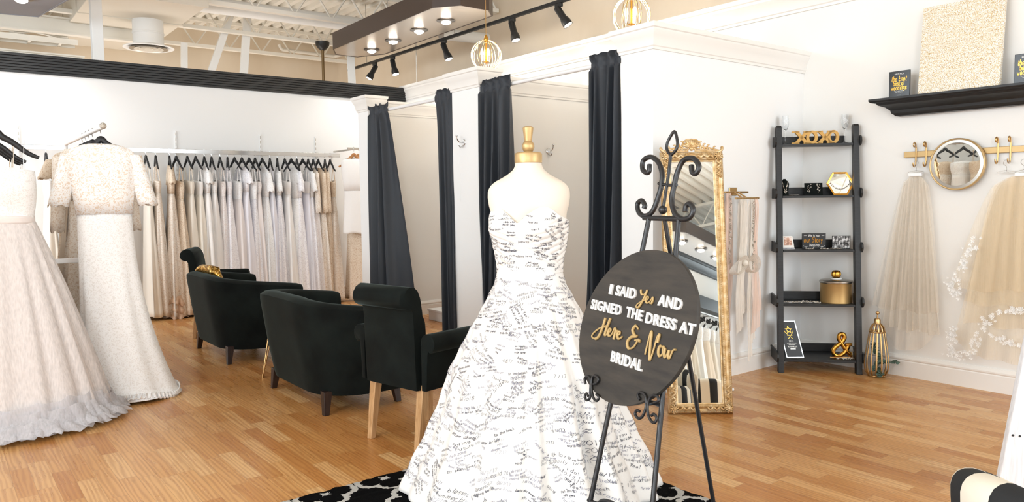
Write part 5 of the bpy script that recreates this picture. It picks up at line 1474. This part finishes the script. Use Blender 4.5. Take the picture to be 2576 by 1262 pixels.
# ================================================================== LADDER SHELF (leans across the corner)
LO, LRZ = Vector((5.24, 2.98, 0)), atan2(-.723, .69)
LB = thing('ladder_shelf', 'black leaning ladder shelf with five shelves standing across the corner', 'shelf unit', LO, LRZ)
K = .2/1.88
W_ = .302
for s in (-1, 1):
    mb = MB()
    x0, x1 = (s*W_, s*(W_-.042)); x0, x1 = min(x0, x1), max(x0, x1)
    mb.rings([[(x0, K*z, z), (x1, K*z, z), (x1, K*z+.055, z), (x0, K*z+.055, z)] for z in (0, 1.865)] + [[(x0+.004, .205, 1.882), (x1-.004, .205, 1.882), (x1-.004, .248, 1.882), (x0+.004, .248, 1.882)]], True, True, True)
    mb.build('post', M_BLACKWOOD, LB, bevel=.003)
SZ = [1.722, 1.326, .915, .503, .085]
def yf(z): return K*z
for i, z in enumerate(SZ):
    yfr = yf(z)+.004; d = .155+.048*i
    yb = yfr+d
    w = W_-.044
    MB().box((-w, yfr, z), (w, yb, z+.018)).build('shelf_board', M_BLACKWOOD, LB, bevel=.002)
    MB().box((-w, yb-.014, z+.018), (w, yb, z+.082)).build('back_rail', M_BLACKWOOD, LB, bevel=.002)
    for s in (-1, 1):
        mb = MB()
        p = [(yfr-.018, z+.012), (yfr-.026, z+.032), (yfr-.018, z+.058), (yfr+.0, z+.072), (yb, z+.082), (yb, z-.004), (yfr, z-.004)]
        xa, xb = (w-.002, w+.012) if s > 0 else (-w-.012, -w+.002)
        xa += s*.038*(1 if s > 0 else 1); xb += s*.038
        xa, xb = (W_-.001, W_+.014) if s > 0 else (-W_-.014, -W_+.001)
        mb.rings([[(xa, y, zz) for y, zz in p], [(xb, y, zz) for y, zz in p]], True, True, True)
        mb.build('side_bracket', M_BLACKWOOD, LB, bevel=.002)
LR = Vector((.69, -.723, 0)).normalized(); LD = Vector((.723, .69, 0)).normalized()
def lad(x, y, z): return LO + LR*x + LD*y + Vector((0, 0, z))
def on(i, x, dy=.07, dz=.018): return lad(x, yf(SZ[i])+dy, SZ[i]+dz+.0008)
def flute(x, label):
    t = thing('champagne_flute', label, 'glass', on(0, x), LRZ, 'champagne flutes on the top shelf')
    MB().lathe([(.030, 0), (.030, .003), (.006, .008), (.0035, .02), (.0035, .095), (.006, .102), (.018, .118), (.026, .15), (.027, .185), (.023, .222), (.0215, .222), (.0255, .185), (.0245, .15), (.016, .121), (.0001, .11)], 24).build('bowl_and_stem', M_GLASS, t, smooth=60)
    mb = MB()
    for k in range(6): mb.tube([(.0272*cos(a), -.0272*sin(a), .15+.006*k+.008*sin(5*a+k)) for a in [RAD(50+8*q) for q in range(11)]], .0009, 5)
    mb.build('etching', M_LETTER, t)
flute(-.224, 'champagne flute at the left end of the top shelf')
flute(.213, 'champagne flute at the right end of the top shelf')
# XOXO block letters: slab-serif, one joined piece
t = thing('xoxo_letters', 'gold block letter sign reading XOXO on the top shelf', 'sign', on(0, 0, .06), LRZ)
def xletter(x0):
    mb = MB()
    h, w = .098, .088
    for a, b in (((0, 0), (w, h)), ((0, h), (w, 0))):
        dx = .016
        mb.rings([[(x0+a[0]-dx*(0 if 0 else 1), y, a[1]), (x0+a[0]+dx, y, a[1]), (x0+b[0]+dx, y, b[1]), (x0+b[0]-dx, y, b[1])] for y in (-.012, .012)], True, True, True)
    for cx, cz in ((0, 0), (w, 0), (0, h-.012), (w, h-.012)): mb.box((x0+cx-.028, -.012, cz), (x0+cx+.028, .012, cz+.012))
    mb.build('letter_x', M_GOLDX, t, bevel=.001)
def oletter(x0):
    mb = MB(); R = []
    for y, k, kk in ((-.012, 1, 0), (.012, 1, 0)):
        R.append([(x0+.043*cos(a), y, .049+.052*sin(a)) for a in [2*pi*i/36 for i in range(36)]])
    I = [[(x0+.021*cos(a), y, .049+.031*sin(a)) for a in [2*pi*i/36 for i in range(36)]] for y in (-.012, .012)]
    mb.rings([R[0], R[1], I[1], I[0], R[0]], True); mb.build('letter_o', M_GOLDX, t)
xletter(-.150); oletter(-.030); xletter(.022); oletter(.126)
# ---- second shelf: jewellery
t = thing('necklace_bust', 'small black velvet bust with a pearl necklace on the second shelf', 'jewellery stand', on(1, -.235, .07), LRZ)
MB().rings([[(x*k, -.02+.5*z*.3+yy, z) for x, yy in ((-.034, 0), (-.02, -.012), (.02, -.012), (.034, 0), (.02, .012), (-.02, .012))] for z, k in ((0, .9), (.03, .8), (.06, .9), (.09, 1), (.105, .85), (.12, .4), (.128, .3))], True, True, True).build('bust', M_VELVET, t, smooth=50)
mb = MB()
for s in (-1, 1):
    for i in range(9):
        v = i/8; mb.sphere((s*(.022-.020*v), -.036+.014*(1-v)-.0, .112-.085*v), .0042+.001*v, 8)
mb.sphere((0, -.042, .022), .008, 8); mb.sphere((.008, -.040, .032), .006, 8); mb.sphere((-.008, -.040, .030), .006, 8)
mb.build('necklace', M_BEAD, t, smooth=60)
t = thing('crystal_bracelet', 'thin crystal bracelet lying flat beside the black velvet bust', 'bracelet', on(1, -.165, .05), LRZ)
mb = MB()
for i in range(13): mb.sphere((-.035+.07*i/12, .004*sin(i*.6), .004), .0035, 6)
mb.build('stones', M_BEAD, t); MB().tube([(-.04, 0, .003), (.04, 0, .003)], .0015, 6).build('chain', M_GOLD, t)
t = thing('earring_card', 'black velvet card with a pair of crystal cluster earrings', 'jewellery stand', on(1, -.015, .075), LRZ)
mb = MB(); mb.rings([[(-.066, -.0, 0), (.066, 0, 0), (.066, .012, 0), (-.066, .012, 0)], [(-.066, .018, .095), (.066, .018, .095), (.066, .028, .095), (-.066, .028, .095)]], True, True, True); mb.build('card', M_VELVET, t)
rr = random.Random(2)
for s in (-1, 1):
    mb = MB()
    for k in range(16):
        q = k/15; mb.sphere((s*(.034+.004*q)+rr.gauss(0, .008)*(1-.6*q), -.003+.016*(.085-.06*q)/.095-.001, .085-.062*q+rr.gauss(0, .003)), rr.uniform(.003, .006), 6)
    mb.build('earring', M_BEAD, t, smooth=60)
t = thing('hexagon_mirror_tray', 'gold hexagon mirror tray displaying a thin necklace, right side of the second shelf', 'mirror', on(1, .176, .055), LRZ)
hx = lambda r, y: [(r*cos(pi/3*k), y + .22*(.088+r*sin(pi/3*k))*1.0, .088+r*sin(pi/3*k)) for k in range(6)]
MB().rings([hx(.088, -.006), hx(.101, -.008), hx(.101, .008), hx(.088, .008), hx(.088, -.006)], True).build('frame', M_GOLDB, t)
mb = MB(); mb.add(hx(.09, .0), [(0, 1, 2, 3, 4, 5)]); mb.build('mirror_glass', M_MIRROR, t)
mb = MB()
for i in range(15):
    u = -1+2*i/14; z = .045+.045*u*u
    mb.sphere((.07*u, -.006+.22*z, z), .004 if i % 2 else .0055, 7)
mb.build('necklace', M_BEAD, t, smooth=60)
# ---- third shelf
t = thing('photo_block', 'white photo block with a couple picture, left end of the third shelf', 'photo', on(2, -.215, .045), LRZ+RAD(10))
P2 = lambda x, y, z=0: Vector((x, -.001-z+.25*y, y))
mb = MB(); mb.rings([[P2(-.05, 0), P2(.05, 0), P2(.042, .10), P2(-.052, .10)], [P2(-.05, 0)+Vector((0, .02, 0)), P2(.05, 0)+Vector((0, .02, 0)), P2(.042, .10)+Vector((0, .02, 0)), P2(-.052, .10)+Vector((0, .02, 0))]], True, True, True); mb.build('block', M_PAPER, t)
M = Mat('photo_warm', '#c89d86', .4); v = M.noise(M.co(), 38, 2)
M.set('Base Color', M.ramp(v, [(.3, '#6d4636'), (.48, '#cf9c80'), (.6, '#f0d9cc'), (.75, '#f7efe9')]))
mb = MB(); mb.add([P2(-.030, .03, .001), P2(.034, .03, .001), P2(.030, .092, .001), P2(-.026, .092, .001)], [(0, 1, 2, 3)]); mb.build('picture', M.m, t)
mb = MB()
for k in range(9): mb.sphere(P2(-.042+.0105*k, .008, .004), .005, 6)
mb.build('pebble_trim', M_INKG, t)
t = thing('story_sign', 'black sign reading our story begins on the third shelf', 'sign', on(2, -.02, .07), LRZ)
MB().box((-.086, 0, 0), (.086, .02, .120)).build('board', M_BLACK, t, bevel=.002)
P = lambda x, y, z=0: Vector((x, -.0008-z, y))
mb = MB(); pen(mb, 'this is how', .017, .0019, P, 0, .096, fit=.085, slant=0); ribbon(mb, [(-.075, .102), (-.055, .102)], .002, P); ribbon(mb, [(.055, .102), (.075, .102)], .002, P); mb.build('white_lettering', M_LETTER, t); mb = MB(); pen(mb, 'begins', .026, .0022, P, .005, .020, fit=.075, slant=.2)
for s in (-1, 1): ribbon(mb, [(s*(.045), .022), (s*.06, .014), (s*.078, .026)], .002, P)
mb.build('white_lettering', M_LETTER, t)
mb = MB(); pen(mb, 'our Story', .038, .0042, P, -.003, .052, fit=.140, slant=.12); mb.build('gold_lettering', M_GOLDB, t)
t = thing('wedding_photo', 'black and white wedding party photo on the third shelf', 'photo', on(2, .178, .065), LRZ)
MB().box((-.066, 0, 0), (.066, .012, .10)).build('block', M_BLACK, t)
M = Mat('photo_mono', '#777777', .3); v = M.noise(M.co(scale=(1, 1, .6)), 60, 4)
M.set('Base Color', M.ramp(v, [(.38, '#141414'), (.5, '#6c6c6c'), (.62, '#dedede')]))
mb = MB(); mb.add([(-.064, -.0008, .004), (.064, -.0008, .004), (.064, -.0008, .098), (-.064, -.0008, .098)], [(0, 1, 2, 3)]); mb.build('picture', M.m, t)
rr = random.Random(8)
for nm, x, lab in (('hair_comb', -.06, 'small crystal hair comb in front of the story sign'), ('hair_pin', .05, 'tiny crystal hair pin in front of the story sign'), ('crystal_brooch', .145, 'row of crystal brooches in front of the wedding photo')):
    t = thing(nm, lab, 'hair jewellery', on(2, x, .035), LRZ)
    mb = MB()
    n = 18 if nm == 'crystal_brooch' else 9
    for k in range(n): mb.sphere((rr.uniform(-1, 1)*(.055 if n > 9 else .03), rr.uniform(-.006, .006), .004+rr.uniform(0, .006)), rr.uniform(.003, .0055), 6)
    mb.build('stones', M_BEAD, t); MB().tube([(-.03, 0, .002), (.03, 0, .002)], .0018, 6).build('wire', M_CHROME, t)
# ---- fourth shelf
t = thing('silver_headpiece', 'long silver beaded headpiece lying on the fourth shelf', 'headpiece', on(3, -.115, .06), LRZ)
mb = MB()
for k in range(110):
    u = rr.uniform(-1, 1); mb.sphere((u*.135, .02*sin(4*u)*.5+rr.gauss(0, .010), .006+abs(rr.gauss(0, .005))*(1-u*u*.6)), rr.uniform(.003, .006), 5)
mb.build('beads', M_BEAD, t)
MB().tube(catmull([(-.14, .01, .006), (-.05, -.015, .006), (.03, .012, .006), (.13, -.02, .004)], 6), .002, 6).build('ribbon', M_SATIN_PK, t)
t = thing('gold_canister', 'round gold lidded canister with a pumpkin knob on the fourth shelf', 'canister', on(3, .152, .135), LRZ)
MB().lathe([(.110, .004), (.115, .0), (.1155, .006), (.114, .012), (.114, .150), (.1155, .154)], 48).build('body', M_GOLDM, t, smooth=40)
MB().lathe([(.118, .150), (.121, .156), (.121, .166), (.116, .171), (.06, .176), (.0001, .178)], 48).build('lid', M_NICKEL, t, smooth=40)
mb = MB(); mb.tube([(.036*cos(2*pi*i/24), .036*sin(2*pi*i/24), .182) for i in range(24)], .007, 8, closed=True); mb.build('rope_ring', M_PAPER, t, smooth=60)
MB().lathe([(.012, .178), (.02, .186), (.030, .198), (.034, .215), (.031, .232), (.02, .243), (.008, .246), (.0001, .244)], 64, lobes=10, la=.09).build('pumpkin_knob', M_GOLDB, t, smooth=180)
# ---- bottom shelf
t = thing('star_award', 'black framed star award plaque leaning on the bottom shelf', 'plaque', on(4, -.165, .075), LRZ+RAD(8))
PA = lambda x, y, z=0: Vector((x - .17*y, -.002-z+.28*y, y))
def pbox(mb, x0, y0, x1, y1, d, z=0):
    mb.rings([[PA(x0, y0, z+q), PA(x1, y0, z+q), PA(x1, y1, z+q), PA(x0, y1, z+q)] for q in (0, d)], True, True, True)
mb = MB(); pbox(mb, -.064, 0, .064, .272, -.014); mb.build('panel', M_BLACK, t)
mb = MB(); pbox(mb, -.066, 0, -.060, .272, .004); pbox(mb, .060, 0, .066, .272, .004); pbox(mb, -.066, 0, .066, .006, .004); pbox(mb, -.066, .268, .066, .274, .004); mb.build('silver_frame', M_CHROME, t)
mb = MB()
st = [(.026*(1 if k % 2 == 0 else .42)*cos(pi/2+pi*k/5), .205+.030*(1 if k % 2 == 0 else .42)*sin(pi/2+pi*k/5)) for k in range(11)]
ribbon(mb, st, .0045, lambda x, y: PA(x, y, .001)); 
for s in (-1, 1): ribbon(mb, [(s*.035, .20), (s*.028, .185), (s*.012, .17)], .003, lambda x, y: PA(x, y, .001))
ribbon(mb, [(-.02, .165), (.02, .165)], .004, lambda x, y: PA(x, y, .001)); ribbon(mb, [(-.016, .14), (0, .158), (.016, .14)], .004, lambda x, y: PA(x, y, .001))
mb.build('gold_star', M_GOLDB, t)
mb = MB(); pl_ = lambda x, y, z=0: PA(x, y, .001+z)
block(mb, '2016', .012, pl_, 0, .118, .0005); block(mb, 'BRIDES CHOICE', .007, pl_, 0, .104, .0005)
ribbon(mb, [(-.026, .095), (.026, .095)], .002, pl_); block(mb, 'AWARDS', .012, pl_, 0, .075, .0005); ribbon(mb, [(-.02, .064), (.02, .064)], .006, pl_)
mb.build('lettering', M_NICKEL, t)
t = thing('ampersand_ornament', 'shiny gold ampersand ornament on the bottom shelf', 'ornament', on(4, .17, .10), LRZ)
ap = catmull([(.072, 0, .030), (.045, 0, .058), (.012, 0, .105), (-.012, 0, .150), (-.002, 0, .180), (.022, 0, .178), (.028, 0, .150), (.005, 0, .115), (-.035, 0, .082), (-.052, 0, .050), (-.040, 0, .022), (-.008, 0, .014), (.030, 0, .040), (.055, 0, .085), (.058, 0, .100)], 6)
MB().tube([p + Vector((0, .0, 0)) for p in ap], .0165, 12).build('loop', M_GOLDB, t, smooth=60)
MB().tube([(.036, 0, .100), (.082, 0, .104)], .012, 10).build('serif', M_GOLDB, t, smooth=60)
MB().tube(catmull([(.055, 0, .045), (.072, 0, .024), (.085, 0, .024)], 5), .015, 10).build('foot', M_GOLDB, t, smooth=60)
MB().box((-.05, -.02, 0), (.085, .02, .006)).build('base', M_GOLDB, t)
t = thing('jewelled_clutch_comb', 'silver beaded comb with a gold handle in front of the gold ampersand', 'comb', on(4, .165, .035), LRZ)
mb = MB()
for k in range(60): mb.sphere((rr.uniform(-.04, .075), rr.uniform(-.012, .012), .005+rr.uniform(0, .008)), rr.uniform(.003, .006), 5)
mb.build('beads', M_BEAD, t)
MB().tube(catmull([(-.085, .004, .016), (-.06, 0, .014), (.0, 0, .016), (.06, .004, .016)], 5), .004, 8).build('handle', M_GOLD, t, smooth=60)

# ================================================================== GOLD LANTERN with eucalyptus
LX, LY = 5.49, 2.68
t = thing('gold_lantern', 'gold slatted pear-shaped lantern on the floor beside the ladder shelf', 'lantern', (LX, LY, 0))
lp = [(.070, .0), (.096, .05), (.104, .11), (.100, .18), (.088, .27), (.075, .36), (.065, .42)]
for k in range(14):
    a = 2*pi*k/14
    MB().tube(catmull([(r*cos(a), r*sin(a), z+.006) for r, z in lp], 4), .0075, 6, flat=(1, .7)).build('slat', M_GOLD, t, smooth=60)
mb = MB(); mb.tube([(.070*cos(2*pi*i/28), .070*sin(2*pi*i/28), .008) for i in range(28)], .008, 8, closed=True); mb.lathe([(.0001, .004), (.07, .004), (.07, .012), (.0001, .012)], 28); mb.build('base_ring', M_GOLD, t, smooth=40)
mb = MB(); mb.tube([(.066*cos(2*pi*i/28), .066*sin(2*pi*i/28), .425) for i in range(28)], .008, 8, closed=True); mb.build('shoulder_ring', M_GOLD, t, smooth=60)
for k in range(10):
    a = 2*pi*k/10
    MB().tube(catmull([(.064*cos(a), .064*sin(a), .43), (.052*cos(a), .052*sin(a), .475), (.026*cos(a), .026*sin(a), .505)], 4), .006, 6).build('lid_rib', M_GOLD, t, smooth=60)
MB().lathe([(.028, .50), (.028, .54), (.022, .552), (.006, .556), (.005, .59), (.0001, .59)], 24).build('lid_cap', M_GOLD, t, smooth=40)
MB().sphere((0, 0, .605), .017).build('ball_knob', M_GOLD, t, smooth=180)
t.scale = (.8, .8, .78)
t = thing('eucalyptus_sprig', 'grey-green eucalyptus sprig curling through the gold lantern', 'plant', (LX, LY, .02))
stem = catmull([(-.03, .01, .02), (.0, -.02, .09), (.03, .0, .17), (.0, .02, .24), (-.02, 0, .29)], 6)
stem2 = catmull([(.0, -.02, .10), (.05, -.075, .115), (.085, -.14, .125)], 6)
stem3 = catmull([(.0, -.01, .06), (-.05, -.06, .03), (-.085, -.095, .005)], 6)
mb = MB()
for s in (stem, stem2, stem3): mb.tube(s, .0022, 6)
mb.build('stems', M_GREEN, t, smooth=60)
mb = MB(); rr = random.Random(12)
for s in (stem, stem2, stem3):
    for p in s[2:]:
        for q in range(2):
            a = rr.uniform(0, 2*pi); tilt_ = rr.uniform(-.7, .7); r = rr.uniform(.014, .026)
            u = Vector((cos(a), sin(a), tilt_)).normalized(); w = u.cross(Vector((rr.uniform(-1, 1), rr.uniform(-1, 1), 1))).normalized()
            c = p+u*r*1.05
            if c.z < .002: c.z = .004
            n_ = u.cross(w)
            mb.add([c] + [c+u*r*cos(2*pi*i/9)+w*r*.85*sin(2*pi*i/9)+n_*.004 for i in range(9)], [(0, 1+i, 1+(i+1) % 9) for i in range(9)])
mb.build('leaves', M_GREEN, t, smooth=180)
t.scale = (.8, .8, .78)

# ================================================================== SASH RAIL on the white panel
t = thing('sash_rail', 'small double gold rail with sashes on the white panel right of the floor mirror', 'rail', (4.70, 3.39, 1.375))
MB().box((-.045, -.010, -.025), (.045, -.0005, .035)).build('wall_plate', M_GOLD, t, bevel=.003)
MB().tube([(-.13, -.03, .0), (.15, -.03, .0)], .0075, 10).build('rear_bar', M_GOLD, t, smooth=50)
MB().tube([(-.11, -.11, -.045), (.17, -.11, -.045)], .0075, 10).build('front_bar', M_GOLD, t, smooth=50)
for x in (-.02, .03): MB().tube([(x, 0, .0), (x, -.03, 0), (x, -.11, -.045)], .006, 8).build('bracket', M_GOLD, t, smooth=50)
SP_ = [('blush organza sash hanging closest to the gilded mirror', -.09, -.03, .05, .20, M_SASH_PK, 0), ('ivory organza sash with a large bow on the gold rail', -.03, -.11, .055, .36, M_SASH_IV, 1), ('beaded ivory belt with organza ties on the gold rail', .08, -.11, .03, .13, M_SASH_IV, 2), ('blush sash with a ribbon tail, rightmost on the gold rail', .14, -.11, .045, .34, M_SASH_PK, 3)]
for i, (lab, x, y, w, ze, mt, kind) in enumerate(SP_):
    t = thing('sash', lab, 'sash', (4.70+x, 3.39+y, 0), 0, 'sashes on the gold rail')
    zt = 1.375+(-.045 if y < -.05 else 0)+.008
    r = random.Random(60+i)
    for q in range(2):
        mb = MB(); R = []
        for k in range(34):
            v = k/33; z = zt-(zt-ze-.12*q)*v
            ring = []
            for j in range(9):
                u = -1+2*j/8
                wid = w*(.5+.6*v+.25*sin(4*v+i))
                ring.append((u*wid + .03*(q-.5)*v*2 + .015*sin(5*v+i+q), (-.012 if q == 0 else .012)*min(1, v*14)+.006*sin(6*u+9*v+i), z + (.03*u if k == 33 else 0)))
            R.append(ring)
        mb.rings(R, closed=False); mb.build('ribbon_tail', mt, t, smooth=180)
    if kind in (0, 2):
        mb = MB()
        for k in range(60): mb.sphere((r.gauss(0, .008), -.02, zt-.03-k*.0085), r.uniform(.003, .006), 5)
        mb.build('beading', M_BEAD, t)
    if kind == 1:
        zb = .86
        for s in (-1, 1):
            mb = MB(); R = []
            for k in range(13):
                a = -.2+2*pi*k/12
                ring = []
                for j in range(5):
                    u = -1+2*j/4
                    rad = .055*(.6+.4*abs(cos(a/2)))
                    ring.append((s*(.075-.075*cos(a)), -.03-.030*u-.01*sin(a), zb+.055*sin(a)*(1+.2*u)+.014*u-.02*(1-cos(a))))
                R.append(ring)
            mb.rings(R, closed=False); mb.build('bow_loop', M_SASH_IV if kind == 1 else M_SASH_PK, t, smooth=180)
        MB().sphere((0, -.032, zb), .024, 10).build('bow_knot', M_SATIN_I, t, smooth=180)

# ---- whitewashed display board at the far right edge
t = thing('display_board', 'whitewashed wooden display board standing at the lower right edge of the picture', 'display board', (3.632, 1.236, 0), RAD(-37.7))
M_WASH = woodmat('whitewash', '#d9dade', '#f5f5f7', (40, 40, 3), .6)
mb = MB(); mb.rings([[(.16*z, 0, z), (.4+.16*z, 0, z), (.4+.16*z, .03, z), (.16*z, .03, z)] for z in (0, .9)], True, True, True); mb.build('panel', M_WASH, t, bevel=.004)
for k in range(4): MB().sphere((.065+.03*k, -.001, .29-.004*k), .005, 8).build('screw_head', M_BLACK, t)
